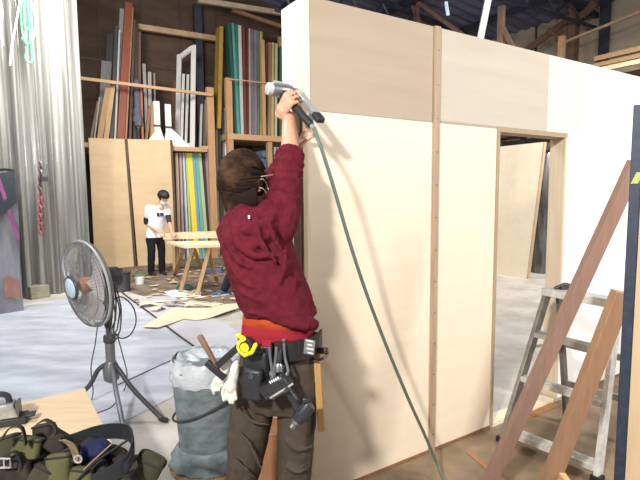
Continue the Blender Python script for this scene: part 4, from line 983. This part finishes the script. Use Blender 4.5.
# white mask and ear loops
g = MB()
def mask(u, v):
    a = (u-.5)*2.1; rr = .098-.012*abs(u-.5); h = -.018-.085*v
    return hc_+axw[1]*(math.cos(a)*rr*(.98+.18*math.sin(v*PI))+.0)+axw[0]*math.sin(a)*.080+axw[2]*h
g.sheet(mask, 16, 10, .003); mk = obj('mask', g, M('white mask', (236, 238, 240), var=.03), wk)
for sg in (-1, 1):
    g = MB()
    for h1, h2 in ((-.025, .012), (-.09, -.035)):
        g.tube(spline([mask(.5+sg*.46, .1 if h1 > -.05 else .9), hc_+axw[0]*sg*.088+axw[1]*.01+axw[2]*h2, hc_+axw[0]*sg*.087-axw[1]*.022+axw[2]*(h2*.5)], 4), .0013, 6)
    obj('ear_loop', g, M('white mask', (236, 238, 240)), mk)
    g = MB(); g.tube([hc_+axw[0]*sg*.083+axw[1]*.09+axw[2]*.022, hc_+axw[0]*sg*.09-axw[1]*.0+axw[2]*.024], .002, 6); 
    obj('glasses_arm', g, M('pale glasses frame', (196, 190, 176), rough=.3), wk)
# hoodie
mb = MB()
HS = [tr(315, 247, 316, 2.015, .128), tr(311, 244, 317, 2.015, .146), tr(306, 241, 314, 2.015, .152), tr(295, 237, 311, 2.02, .155), tr(275, 230, 303, 2.03, .155), tr(255, 224, 296, 2.04, .15), tr(238, 221, 290, 2.05, .14), tr(225, 226, 287, 2.055, .115), tr(214, 238, 286, 2.06, .085)]
torso(mb, HS)
limb(mb, [S(264, 246, 2.03), shR+V((0, 0, -.01)), shR.lerp(elR, .5), elR, elR.lerp(wrR, .03)], [.085, .076, .068, .060, .058], 18, 5)
limb(mb, [S(250, 245, 2.08), shL, shL.lerp(elL, .5), elL, elL.lerp(wrL, .75), elL.lerp(wrL, .85)], [.10, .084, .068, .058, .046, .045], 16, 5)
# hood lying on the back
limb(mb, [S(228, 220, 2.00), S(236, 238, 1.925), S(250, 246, 1.905), S(266, 234, 1.91), S(278, 214, 1.98)], [.022, .028, .030, .026, .02], 14, 4)
limb(mb, [S(231, 214, 2.0), S(240, 226, 1.925), S(253, 231, 1.905), S(268, 221, 1.92), S(278, 206, 2.0)], [.022, .026, .028, .026, .02], 14, 4)
limb(mb, [S(236, 207, 2.03), S(244, 212, 1.965), S(256, 213, 1.95), S(268, 207, 1.98), S(275, 197, 2.07)], [.026, .030, .030, .030, .024], 14, 4)
mb.ell(S(238, 238, 1.97), (.065, .06, .07)); mb.ell(S(253, 228, 1.955), (.085, .05, .08))
# drape folds
for pts, rr in (([(226, 228), (232, 250), (240, 262), (252, 268)], .016), ([(232, 222), (240, 245), (256, 256), (274, 254)], .017), ([(258, 226), (263, 246), (276, 262)], .012),
                ([(268, 218), (274, 238), (284, 254)], .011), ([(232, 268), (246, 284), (268, 288)], .012), ([(240, 292), (262, 300), (290, 296)], .012), ([(286, 246), (284, 268), (274, 290), (262, 302)], .011),
                ([(296, 272), (294, 290), (286, 308)], .010), ([(246, 312), (270, 316), (300, 312)], .010), ([(222, 240), (228, 258), (234, 272)], .012)):
    Yb = lambda x: 2.02-.150*max(0, 1-((x-265)/44)**2)**.5
    limb(mb, [S(x, y, Yb(x)) for x, y in pts], [rr*.5]+[rr]*(len(pts)-2)+[rr*.4], 8, 4)
for k, (y, rr) in enumerate(((150, .058), (157, .0595), (165, .061), (174, .064), (184, .068), (196, .073))):   # sleeve creases
    c = shR.lerp(elR, min(1.12, (220-y)/60.0)); tdir = (elR-shR).normalized(); e1 = tdir.orthogonal().normalized(); e2 = tdir.cross(e1)
    mb.tube([c+(e1*math.cos(t)+e2*math.sin(t))*rr+tdir*.010*math.sin(t*2+k*1.3) for t in [i*2*PI/24 for i in range(24)]], .008, 8, closed=True)
# flared hem on the right
limb(mb, [S(272, 319, 1.882), S(290, 323, 1.875), S(305, 325, 1.89), S(314, 324, 1.94)], [.012, .022, .026, .024], 10, 3)
limb(mb, [S(246, 316, 1.94), S(260, 317, 1.885), S(278, 318, 1.875), S(296, 320, 1.88)], [.012, .012, .012, .012], 10, 3)
hood = remesh('hoodie', mb, m_hood, wk, .0065, 3, lambda q: .0045*noise.noise(V((q.x*22+q.z*8, q.y*22, q.z*14)))+.003*noise.noise(q*45))
# drawcord tip / white tag on the neck
g = MB(); g.box(S(249, 217, 1.895), (.007, .004, .014)); obj('neck_tag', g, M('white tag', (238, 232, 226)), hood)
g = MB(); c = elR.lerp(wrR, .05); tdir = (wrR-elR).normalized(); g.lathe(c-tdir*.02, tdir, [(.044, 0), (.0605, .004), (.061, .028), (.054, .034), (.036, .034)], 24); obj('cuff', g, m_hood, hood)
# shirt layers at the waist
m_or = M('orange shirt', (164, 66, 36), rough=.8, var=.1); m_red = M('red shirt', (140, 34, 44), rough=.8, var=.1)
g = MB(); torso(g, [tr(321, 243, 311, 2.018, .130), tr(316, 244, 311, 2.018, .140), tr(306, 245, 311, 2.018, .13)]); obj('orange_shirt', g, m_or, wk)
g = MB(); torso(g, [tr(346, 243, 312, 2.018, .118), tr(336, 242, 313, 2.018, .137), tr(324, 243, 312, 2.018, .139), tr(317, 246, 309, 2.018, .12)]); obj('red_shirt', g, m_red, wk)
g = MB(); q = S(265, 341, 1.868); g.sheet(lambda u, v: S(262+9*u+1.0*v, 340+19*v, 1.848-.012*v), 4, 6, .005); obj('shirt_tail', g, m_red, wk)
# trousers
mb = MB(); torso(mb, [tr(405, 240, 318, 2.02, .115), tr(385, 237, 320, 2.02, .135), tr(362, 239, 318, 2.02, .130), tr(346, 242, 315, 2.02, .120)])
kl2 = S(241.5, 482, 2.02); kr2 = S(294.5, 482, 2.0)
for h_, k_, a_, sx in ((hipL, kl2, anL, -1), (hipR, kr2, anR, 1)):
    limb(mb, [h_+Z*.02, h_.lerp(k_, .35), h_.lerp(k_, .7), k_, k_.lerp(a_, .5), a_-Z*.0], [.092, .094, .083, .068, .075, .07] if sx < 0 else [.088, .086, .079, .072, .075, .07], 18, 5)
for pts, rr in (([(240, 400), (250, 420), (270, 425)], .012), ([(238, 430), (250, 445), (262, 470)], .012), ([(282, 395), (296, 415), (312, 420)], .011), ([(285, 440), (298, 450), (312, 446)], .011), ([(262, 405), (270, 415), (284, 408)], .012), ([(232, 455), (245, 468), (256, 480)], .010), ([(284, 465), (298, 472), (310, 466)], .010)):
    limb(mb, [S(x, y, 1.915) for x, y in pts], [rr*.4]+[rr]*(len(pts)-2)+[rr*.4], 8, 4)
remesh('trousers', mb, m_trou, wk, .0075, 4, lambda q: .005*noise.noise(V((q.x*18, q.y*18, q.z*11)))+.003*noise.noise(q*38))
# side pocket patch
g = MB(); c = S(312, 400, 1.95); 
# belt
m_belt = M('black leather', (34, 30, 32), rough=.5, var=.2); m_bb = M('dark brown belt', (64, 34, 36), rough=.6)
def belt_ring(y0, y1, xl, xr, d):
    g = MB(); rings = []
    a0 = tr(y0, xl, xr, 2.018, d); a1 = tr(y1, xl, xr, 2.018, d)
    for i in range(40):
        t = 2*PI*i/40; o = bR*math.copysign(abs(math.cos(t))**.85, math.cos(t)); q = bF*math.copysign(abs(math.sin(t))**.85, math.sin(t)); ring = []
        for cc, ex in ((a0, 0), (a0, .007), (a1, .007), (a1, 0)):
            ring.append(cc[0]+o*(cc[1]+ex)+q*(cc[2]+ex))
        rings.append(ring)
    g.loft(rings, closed=True); return g
bo = obj('belt', belt_ring(336, 350, 240, 318, .142), m_bb, wk)
g = MB(); rings = []
a0 = tr(330, 240, 319, 2.018, .150); a1 = tr(348, 240, 319, 2.018, .150)
for i in range(19):
    t = -PI*.43+i/18*PI*.55
    o = bR*math.copysign(abs(math.cos(t))**.85, math.cos(t)); q = bF*math.copysign(abs(math.sin(t))**.85, math.sin(t)); ring = []
    for cc, ex in ((a0, 0), (a0, .012), (a1, .012), (a1, 0)): ring.append(cc[0]+o*(cc[1]+ex)+q*(cc[2]+ex))
    rings.append(ring)
g.loft(rings); obj('belt_pad', g, m_belt, bo)
def plate(c, w_, h_, th, mt, name, parent, rx=bR, tilt=0.0):
    rz = (Z*math.cos(tilt)+rx*math.sin(tilt)); r_ = (rx*math.cos(tilt)-Z*math.sin(tilt)); g = MB(); g.box(c, (w_, th, h_), (r_, r_.cross(rz)*-1, rz)); return obj(name, g, mt, parent, bev=.001)
lab = plate(S(309.5, 347, 1.845), .044, .06, .006, M('grey belt label', (112, 112, 114)), 'label_patch', bo, tilt=.1)
for k in range(4): plate(S(309.5+k*.25, 341+k*4, 1.8405), .030 if k % 2 == 0 else .022, .006, .003, M('label print', (206, 206, 204)), 'print', lab, tilt=.1)
for x in (284, 299): plate(S(x, 348, 1.862), .012, .075, .008, M('silver clip', (170, 170, 172), metal=.8, rough=.3) if x < 290 else m_belt, 'belt_clip', bo)
# boots
for a_ in (anL, anR):
    mb = MB(); foot(mb, a_, bF, grow=.008); flatten(mb, .0005); remesh('boot', mb, M('black boot', (44, 42, 42), rough=.5), wk, .008, 2)
# ---------------------------------------------------------------- nail gun and hose
r = thing('nail_gun', gc, 'silver and black pneumatic nail gun held up against the corner batten', 'nail gun')
m_sil = M('brushed alloy', (200, 202, 206), rough=.3, metal=.6, var=.08); m_blk = M('black grip rubber', (38, 38, 42), rough=.6); m_gun = M('dark alloy', (150, 152, 156), rough=.35, metal=.7)
ga = (noseP-capP).normalized(); gl = (noseP-capP).length
obj('cylinder', MB().lathe(capP+ga*.012, ga, [(.024, 0), (.031, .006), (.033, .04), (.033, .085), (.028, .10), (.022, .12), (.02, gl*.72), (.012, gl*.75)], 24), m_gun, r)
obj('end_cap', MB().lathe(capP-ga*.006, ga, [(.018, 0), (.027, .004), (.029, .018), (.029, .024)], 24), M('polished cap', (226, 230, 234), rough=.25, metal=.4), r)
obj('nose', MB().beam(capP+ga*gl*.72, noseP-ga*.03, .022, .026), m_gun, r, bev=.003)
obj('contact_tip', MB().beam(noseP-ga*.03, noseP-ga*.004, .010, .012), M('dark steel tip', (70, 66, 62), metal=.7, rough=.4), r)
obj('top_rail', MB().beam(capP+ga*.03+Z*.034, capP+ga*gl*.66+Z*.026, .016, .012), m_sil, r, bev=.002)
hs = hax.cross(ga).normalized()
obj('handle', MB().tube(spline([gH0+ga*.0, gH0.lerp(gH1, .35), gH0.lerp(gH1, .75), gH1-hax*.01], 4), [.024]*4+[.018]*4+[.017]*4+[.018], 14), m_blk, r)
obj('magazine', MB().beam(mg0, mg1-(mg1-mg0).normalized()*.03, .024, .036, hs), m_sil, r, bev=.002)
md = (mg1-mg0).normalized()
obj('magazine_end', MB().beam(mg1-md*.055, mg1, .026, .042, hs), m_blk, r, bev=.005)
obj('bracket', MB().beam(gH1-hax*.02, mg0.lerp(mg1, .72), .012, .03, hs), m_gun, r, bev=.002)
obj('trigger', MB().beam(gH0.lerp(gH1, .18)+ga*.028, gH0.lerp(gH1, .30)+ga*.030, .010, .012, hs), m_sil, r)
obj('air_fitting', MB().lathe(gH1-hax*.012, hax, [(.013, 0), (.014, .012), (.010, .014), (.010, .034), (.007, .036)], 14), m_sil, r)
g = MB(); hp = [gH1+hax*.024, gH1+hax*.06-Z*.03, S(322, 150, 2.10), S(333, 185, 2.12), S(349, 240, 2.18), S(366, 292, 2.27), S(386, 345, 2.36), S(408, 398, 2.45), S(427, 440, 2.52), S(438, 466, 2.56)]
e = FL(448, 492); hp += [V((e.x, e.y, .03)), V((e.x+.10, e.y-.25, .0135)), V((e.x+.22, e.y-.75, .0135)), V((e.x+.1, e.y-1.4, .0135))]
g.tube(spline(hp, 8), .0085, 10); obj('air_hose', g, M('teal grey rubber hose', (94, 108, 101), rough=.45, var=.08), label='teal green air hose dropping from the nail gun past the plywood wall to the floor', cat='hose')
# ---------------------------------------------------------------- tools on the belt
def at(px, py, Y=1.84): return S(px, py, Y)
# pouch
r2 = thing('tool_pouch', at(257, 400), 'black leather nail pouch hanging at the left hip of the hooded worker', 'tool pouch')
def slab(c, w_, h_, d_, mt, name, parent, tilt=0.0, yaw=0.0, bev=.008):
    x = V((math.cos(yaw), math.sin(yaw), 0)); z = (Z*math.cos(tilt)+x*math.sin(tilt)); x = (x*math.cos(tilt)-Z*math.sin(tilt)); y = z.cross(x)
    g = MB(); g.box(c, (w_, d_, h_), (x, y, z)); return obj(name, g, mt, parent, bev=bev)
ml = M('worn black leather', (34, 34, 39), rough=.5, var=.35, scale=18, detail=6)
slab(at(256, 374, 1.855), .105, .20, .045, ml, 'back_pocket', r2, .05, -.25, .014); slab(at(253, 384, 1.82), .085, .13, .04, ml, 'front_pocket', r2, .05, -.25, .014)
slab(at(262, 352, 1.85), .085, .05, .02, ml, 'hanger', r2, 0, -.25, .004)
g = MB(); q = at(251, 376, 1.796); g.lathe(q, V((-.2, -1, 0)), [(.012, 0), (.012, .003), (.005, .005)], 14); obj('rivet', g, M('rivet', (90, 90, 98), metal=.6, rough=.3), r2)
# tape measure
r3 = thing('tape_measure', at(246, 347, 1.80), 'yellow and black tape measure clipped to the left of the belt', 'tape measure')
c = at(247, 346, 1.805); y_ = V((-.3, -1, 0)).normalized()
g = MB(); g.lathe(c-y_*.02, y_, [(.030, 0), (.034, .006), (.034, .034), (.028, .04)], 20); obj('case', g, M('black case', (34, 34, 36), rough=.4), r3)
my = M('yellow plastic', (238, 206, 36), rough=.35, var=.06)
ex = V((1, -.3, 0)).normalized()
g = MB(); g.tube([c+y_*.012+(ex*math.cos(t)+Z*math.sin(t))*.028 for t in [PI*.55+i*PI*1.2/14 for i in range(15)]], .010, 8); g.tube([c+y_*.012+ex*-.01+Z*.034, c+y_*.018-ex*.028+Z*.045], .009, 8); g.lathe(c+y_*.02, y_, [(.018, 0), (.018, .003), (.012, .004)], 16); obj('shell', g, my, r3)
g = MB(); g.tube([c+y_*.02+ex*.0-Z*.03, c+y_*.03+ex*.034-Z*.012, c+y_*.02+ex*.045+Z*.015], .008, 8); obj('bumper', g, my, r3)
# pliers on the pouch front
r4 = thing('pliers', at(273, 372, 1.80), 'steel pliers hanging from the front of the black pouch', 'pliers')
ms = M('tool steel', (150, 152, 156), metal=.85, rough=.3)
for sx in (-1, 1):
    g = MB(); g.tube(spline([at(273+sx*3.5, 348, 1.80), at(273+sx*2.6, 358, 1.795), at(273+sx*.6, 371, 1.792), at(273-sx*2.2, 384, 1.792), at(273-sx*1.2, 398, 1.795)], 5), [.006]*10+[.0075]*5+[.0055]*6, 8)
    obj('arm', g, ms, r4)
g = MB(); g.lathe(at(273, 373, 1.798), V((-.2, -1, 0)), [(.013, 0), (.013, .010), (.006, .013)], 16); obj('pivot', g, ms, r4)
r5 = thing('torch', at(279, 366, 1.80), 'small black and silver torch clipped beside the pliers', 'torch')
g = MB(); g.tube([at(278.5, 352, 1.815), at(278.5, 362, 1.805)], .012, 12); obj('body', g, ml, r5); g = MB(); g.lathe(at(278.5, 363, 1.804), -Z, [(.012, 0), (.018, .01), (.019, .03), (.012, .036)], 16); obj('bezel', g, ms, r5)
# impact driver hanging upside down by its hook
r6 = thing('impact_driver', at(295, 398, 1.80), 'black cordless impact driver hanging upside down from the belt by its battery', 'impact driver')
mbk = M('black tool shell', (36, 36, 42), rough=.4, var=.15); mgl = M('gloss charcoal', (46, 48, 55), rough=.25)
def pbox(cpx, cpy, Y, w_, h_, d_, ang, mt, name, par, bev=.006):
    x = V((math.cos(ang), -.15, -math.sin(ang))).normalized(); y = V((0, -1, 0)); y = (y-x*y.dot(x)).normalized(); z = x.cross(y)
    g = MB(); g.box(at(cpx, cpy, Y), (w_, d_, h_), (x, y, z)); return obj(name, g, mt, par, bev=bev), x, y, z
ba, x, y, z = pbox(276, 385, 1.79, .115, .062, .075, -.55, mbk, 'battery', r6, .010)
for k, (dx_, w_) in enumerate(((-.004, .040), (.006, .034))):
    q = at(274.5, 383.5, 1.752)+x*dx_+z*(.012-.024*k); g = MB()
    for j in range(5): g.box(q+x*(j-2)*.009*w_/.034, (.0055, .002, .010), (x, y, z))
    obj('lettering', g, M('white print', (222, 222, 226), var=.02), ba)
q = at(284.5, 391, 1.75); g = MB(); g.beam(at(270, 398, 1.75), at(293, 383.5, 1.748), .007, .004); obj('trim_line', g, M('silver trim', (186, 188, 194), metal=.5, rough=.3), ba)
fb, x, y, z = pbox(283, 388, 1.788, .075, .022, .078, -.55, mgl, 'battery_foot', r6, .005)
g = MB(); g.tube(spline([at(285, 388, 1.79), at(293, 398, 1.79), at(299, 409, 1.79)], 4), [.020, .019, .018, .0175, .018, .018, .019, .020, .022], 14); obj('grip', g, mbk, r6)
g = MB(); a = at(310, 403, 1.80); b = at(297.5, 419.5, 1.785); dr = (b-a).normalized(); g.lathe(a, dr, [(.018, 0), (.029, .006), (.031, .05), (.028, .07), (.024, .085)], 22); obj('motor_housing', g, mgl, r6)
g = MB(); g.lathe(a+dr*.085, dr, [(.023, 0), (.017, .014), (.014, .016), (.014, .03), (.008, .032)], 18); obj('chuck', g, ms, r6)
g = MB(); g.box(at(306, 400, 1.775), (.03, .02, .02)); obj('trigger', g, mbk, r6, bev=.004)
g = MB(); g.tube(spline([at(284, 344, 1.835), at(285, 358, 1.82), at(288, 370, 1.80), at(286, 378, 1.79)], 4), .006, 8); obj('hook', g, ms, r6)
# hammer at the right hip
r7 = thing('hammer', at(319, 392, 1.93), 'wooden-handled hammer hanging in a leather loop at the right hip', 'hammer')
ht = at(316, 350, 1.955); hb = at(321.5, 431, 1.945)
obj('handle', MB().beam(ht, hb, .030, .022), wood('hammer ash', (168, 128, 78)), r7, bev=.005)
g = MB(); hd = V((.75, -.55, .12)).normalized(); g.beam(ht-hd*.06+Z*.0, ht+hd*.055, .026, .026); obj('head', g, M('dark hammer steel', (78, 68, 62), metal=.6, rough=.45), r7, bev=.004)
g = MB(); cc = at(318, 355, 1.95); g.tube([cc+V((1, -.2, .25)).normalized()*.042*math.cos(t)+V((0, .9, .4)).normalized()*.03*math.sin(t) for t in [k*2*PI/18 for k in range(18)]], .006, 8, closed=True); obj('hammer_loop', g, M('brown leather', (96, 72, 58), rough=.6), bo)
# hammer in the left holster
r8 = thing('hammer', at(212, 356, 1.86), 'hammer with a tapered wooden handle pointing up beside the white liner', 'hammer')
h0 = at(200.5, 337.5, 1.84); h1 = at(217, 366, 1.86)
obj('handle', MB().tube([h0, h0.lerp(h1, .4), h1], [.013, .012, .009], 10), wood('dark hammer handle', (128, 98, 78)), r8)
g = MB(); g.beam(at(206.5, 362, 1.86), at(225, 378, 1.855), .026, .026); obj('head', g, M('black steel', (40, 40, 42), rough=.45, metal=.3), r8, bev=.004)
r9 = thing('pry_bar', at(230, 356, 1.85), 'black flat pry bar stuck through the glove holster next to the tape measure', 'pry bar')
obj('bar', MB().beam(at(217, 366, 1.83), at(239, 346.5, 1.825), .026, .014, Z), M('black steel', (40, 40, 42)), r9, bev=.003)
# gloves
ra = thing('work_gloves', at(224, 390, 1.86), 'pair of off-white cotton work gloves hanging at the worker\'s left hip', 'gloves')
mgv = M('off white cotton', (206, 202, 192), rough=.9, var=.12, scale=24, bump=.15)
for k, (pts, nm) in enumerate((([(229, 362), (224, 370), (220, 380), (217, 392)], 0), ([(236, 362), (234, 376), (232, 388), (231, 405)], 1))):
    g = MB(); Yk = 1.875-.012*k
    limb(g, [at(x, y, Yk) for x, y in pts[:3]], [.014, .022, .021], 14, 4)
    for j in range(4):
        a = V(at(*pts[2], Yk)); b = at(pts[3][0]-4.5+j*3.2, pts[3][1]-abs(j-1.5)*4, Yk-.005*j); limb(g, [a.lerp(b, .0)+V((-.012+.008*j, 0, 0)), b.lerp(a, .4)+V((-.003+.002*j, 0, 0)), b], [.008, .0085, .007], 10, 3)
    limb(g, [at(pts[1][0]-4, pts[1][1]+4, Yk), at(pts[1][0]-11, pts[1][1]+14, Yk), at(pts[1][0]-10, pts[1][1]+24, Yk)], [.010, .009, .007], 10, 3)
    remesh('glove', g, mgv, ra, .0045, 2, lambda q: .003*noise.noise(q*50))
# ---------------------------------------------------------------- other people
def simple_person(root, J, cloth, skin=m_skin, fwd=V((0, -1, 0)), hf=None, hu=Z, head_c=None, hands=()):
    mb = MB(); ax = head(mb, head_c, hf, hu, .98)
    rt = V((fwd.y, -fwd.x, 0))
    limb(mb, [head_c-ax[2]*.05-ax[1]*.01, J['neck'], J['neck']-Z*.07], [.05, .055, .07], 14)
    def tz(c, w, d, n=24): return [V(c)+rt*math.cos(2*PI*i/n)*w+fwd*math.sin(2*PI*i/n)*d for i in range(n)]
    c, p = J['chest'], J['pelvis']
    mb.loft([tz(p-Z*.08, .13, .09), tz(p, .15, .10), tz(p.lerp(c, .4), .13, .09), tz(c, .155, .10), tz(c+Z*.13, .14, .08), tz(J['neck']-Z*.02, .06, .05)])
    for s_ in 'LR':
        limb(mb, [J['sh'+s_], J['el'+s_], J['wr'+s_]], [.05, .038, .026], 12, 4)
        limb(mb, [J['hip'+s_], J['kn'+s_], J['an'+s_]], [.08, .054, .036], 14, 4)
        foot(mb, J['an'+s_], fwd)
    for h in hands: hand(mb, *h)
    flatten(mb, .001)
    b = remesh('body', mb, skin, root, .006, 2); eyes(root, head_c, ax, .98)
    # top
    mb = MB(); mb.loft([tz(p-Z*.03, .175, .125), tz(p+Z*.06, .17, .125), tz(p.lerp(c, .5), .165, .12), tz(c, .18, .125), tz(c+Z*.12, .17, .105), tz(J['neck']-Z*.03, .075, .065)])
    for s_ in 'LR': limb(mb, [J['sh'+s_], J['sh'+s_].lerp(J['el'+s_], cloth['sleeve'])], [.072, .062], 14, 1)
    for s_ in 'LR': limb(mb, [c+Z*.1, J['sh'+s_]], [.08, .07], 14, 1)
    top = remesh('shirt', mb, cloth['top'], root, .009, 4, lambda q: .006*noise.noise(V((q.x*14, q.y*14, q.z*9))))
    mb = MB(); mb.loft([tz(p-Z*.12, .155, .11), tz(p-Z*.02, .165, .118), tz(p+Z*.05, .158, .112)])
    for s_ in 'LR': limb(mb, [J['hip'+s_], J['kn'+s_], J['an'+s_]+Z*.0], [.095, .075, .064], 16, 4)
    remesh('trousers', mb, cloth['leg'], root, .009, 3, lambda q: .006*noise.noise(V((q.x*16, q.y*16, q.z*12))))
    for s_ in 'LR':
        mb = MB(); foot(mb, J['an'+s_], fwd, grow=.008); flatten(mb, .0005); sh = remesh('shoe', mb, cloth['shoe'], root, .008, 2)
        if cloth.get('sole'):
            g = MB(); a = J['an'+s_]; n = 20; g.prism([V((a.x, a.y, .001))+fwd*(.07+math.cos(2*PI*i/n)*.155)+rt*math.sin(2*PI*i/n)*.055 for i in range(n)], Z*.024); obj('sole', g, cloth['sole'], sh)
    return ax, top
# man in white at the bench
Yp = 9.55; gp = FL(157, 275); Yp = gp.y
def Q(px, py, dy=0): return S(px, py, Yp+dy)
fw = V((.62, -.78, 0)).normalized(); rt = V((fw.y, -fw.x, 0))
rp = thing('person', V((gp.x, gp.y, 0)), 'person in a white printed t-shirt and black trousers working at the bench', 'person')
base = V((gp.x-.02, gp.y, 0))
pel2 = Q(155, 236); ch2 = Q(158, 215, -.03)
J = dict(neck=Q(160.5, 204, -.06), chest=ch2, pelvis=pel2,
         shR=ch2+Z*.14+rt*.175, shL=ch2+Z*.14-rt*.175)
if J['shR'].x > J['shL'].x: J['shR'], J['shL'] = J['shR'], J['shL']
J['elR'] = Q(146, 222, -.05) if J['shR'].x < J['shL'].x else Q(169, 221, -.1); J['elL'] = Q(169, 221, -.15) if J['shR'].x < J['shL'].x else Q(146, 222, -.05)
wl = Q(160, 233, -.30); wr_ = Q(172, 232.5, -.36)
J['wrR'] = wl if J['shR'].x < J['shL'].x else wr_; J['wrL'] = wr_ if J['shR'].x < J['shL'].x else wl
hw = rt*.09
for s_, sg in (('R', 1), ('L', -1)):
    J['hip'+s_] = pel2-Z*.06+hw*sg; J['kn'+s_] = V((gp.x, gp.y, .48))+rt*.10*sg+fw*.03; J['an'+s_] = V((gp.x, gp.y, .08))+rt*.11*sg-fw*.02
hd2 = Q(163.5, 198, -.12); hf2 = (fw*.75-Z*.66).normalized()
hs_ = [(J['wr'+s_], V((.55, -.6, -.25)), V((.2, .1, -1)), (.4, .6, .5), 1.0, 1 if s_ == 'R' else -1) for s_ in 'LR']
ax2, top2 = simple_person(rp, J, dict(top=M('white t-shirt', (236, 236, 240), var=.04), leg=M('black trousers', (30, 30, 36), rough=.85), shoe=M('black shoe', (28, 28, 30)), sleeve=.55), fwd=fw, hf=hf2, hu=(Z+fw*.6), head_c=hd2, hands=hs_)
for s_ in 'LR':
    g = MB(); limb(g, [J['sh'+s_].lerp(J['el'+s_], .5), J['el'+s_], J['el'+s_].lerp(J['wr'+s_], .12)], [.054, .047, .043], 14, 4); obj('undersleeve', g, M('black undersleeve', (28, 28, 32)), rp)
strand_hair(rp, hd2+ax2[2]*.03-ax2[1]*.022, ax2, (.095, .112, .102), (0, -.2, 1), 120, M('black hair', (24, 22, 24), rough=.5), rad=.012, ln=1.1, clip=lambda q: q-ax2[1]*max(0, (q-hd2).dot(ax2[1])-(.035 if (q-hd2).dot(ax2[2]) < .055 else .085)))
g = MB()
def mask2(u, v):
    a = (u-.5)*2.0; rr = .094
    return hd2+ax2[1]*(math.cos(a)*rr*(1+.14*math.sin(v*PI)))+ax2[0]*math.sin(a)*.078+ax2[2]*(-.018-.08*v)
g.sheet(mask2, 14, 8, .003); obj('mask', g, M('white mask', (236, 238, 240)), rp)
pc = ch2+fw*.132+Z*.02; g = MB()
for dx_, w_ in ((-.045, .05), (.012, .035), (.05, .03)): g.box(pc+rt*-dx_*1.0, (w_, .004, .06), (rt, fw, Z))
g.box(pc-Z*.036, (.13, .004, .008), (rt, fw, Z)); obj('shirt_print', g, M('black print', (30, 30, 34)), top2)
# third person, mostly behind the worker: dark jeans, blue trainers
gq = FL(226, 295); fq = V((-.80, -.60, 0)).normalized(); rq = V((fq.y, -fq.x, 0))
rr_ = thing('person', V((gq.x+.08, gq.y, 0)), 'person in dark jeans and blue trainers, mostly hidden behind the maroon hoodie', 'person')
o3 = V((gq.x+.16, gq.y+.12, 0))
J3 = dict(neck=o3+V((.14, 0, 1.40)), chest=o3+V((.14, 0, 1.18)), pelvis=o3+V((.12, 0, .92)))
for s_, sg in (('R', 1), ('L', -1)):
    J3['sh'+s_] = J3['chest']+Z*.14+rq*.175*sg; J3['el'+s_] = J3['sh'+s_]-Z*.28+fq*.05; J3['wr'+s_] = J3['el'+s_]+fq*.20+V((.06, 0, -.10))
    J3['hip'+s_] = J3['pelvis']-Z*.06+rq*.085*sg; J3['an'+s_] = (V((gq.x-.02, gq.y, .085)) if s_ == 'L' else V((gq.x+.26, gq.y+.2, .085)))
    J3['kn'+s_] = J3['hip'+s_].lerp(J3['an'+s_], .53)+fq*.02
hd3 = J3['neck']+Z*.15+fq*.04
hs3 = [(J3['wr'+s_], fq*.8-Z*.5, V((0, 0, -1))+fq*.2, (.4, .6, .5), 1.0, 1 if s_ == 'R' else -1) for s_ in 'LR']
ax3, _ = simple_person(rr_, J3, dict(top=M('navy work shirt', (44, 50, 70), rough=.85), leg=M('dark indigo jeans', (38, 42, 58), rough=.85), shoe=M('blue trainer', (56, 84, 124), rough=.6), sole=M('white sole', (226, 226, 226), var=.03), sleeve=.9), fwd=fq, hf=(fq-Z*.3), hu=Z, head_c=hd3, hands=hs3)
strand_hair(rr_, hd3+ax3[2]*.03-ax3[1]*.022, ax3, (.095, .112, .102), (0, -.2, 1), 100, MATS['black hair'], rad=.012, ln=1.1, clip=lambda q: q-ax3[1]*max(0, (q-hd3).dot(ax3[1])-(.035 if (q-hd3).dot(ax3[2]) < .055 else .085)))
# ================================================================ LIGHT
wd = bpy.data.worlds.new('daylight'); SC.world = wd; wd.use_nodes = True
bg = wd.node_tree.nodes['Background']; bg.inputs['Color'].default_value = (.90, .95, 1.0, 1); bg.inputs['Strength'].default_value = .36
def lamp(name, loc, target, power, size, color=(1, 1, 1), sy=None):
    l = bpy.data.lights.new(name, 'AREA'); l.energy = power; l.size = size; l.color = color
    if sy: l.shape = 'RECTANGLE'; l.size_y = sy
    o = bpy.data.objects.new(name, l); COL.objects.link(o); o.location = V(loc)
    o.rotation_euler = (V(target)-V(loc)).to_track_quat('-Z', 'Y').to_euler(); return o
lamp('unseen_lamp', (-1.5, -1.6, 3.45), (.3, 2.6, 1.2), 350, .3, (1, .97, .92))
lamp('unseen_lamp', (4.6, 1.0, 3.0), (2.7, 3.9, 1.0), 200, 1.0, (1, .98, .95))  # added out of view on the right to whiten that end of the wall
lamp('unseen_lamp', (-3.0, 6.6, 4.7), (-3.4, 10.4, .8), 350, 1.6, (1, .96, .90))  # added out of view for bench and flats, hung low to keep rack tops dim
lamp('unseen_lamp', (-3.6, 3.2, 5.4), (-2.6, 4.2, 0), 200, 1.6, (.92, .95, 1.0))  # added out of view to brighten the pale floor on the left
lamp('unseen_lamp', (4.8, 7.2, 5.2), (4.0, 8.5, 0), 380, 1.4, (1, .97, .93))
SC.view_settings.view_transform = 'Standard'; SC.view_settings.look = 'None'; SC.view_settings.gamma = 1; SC.view_settings.use_curve_mapping = False
SC.view_settings.exposure = 0.0
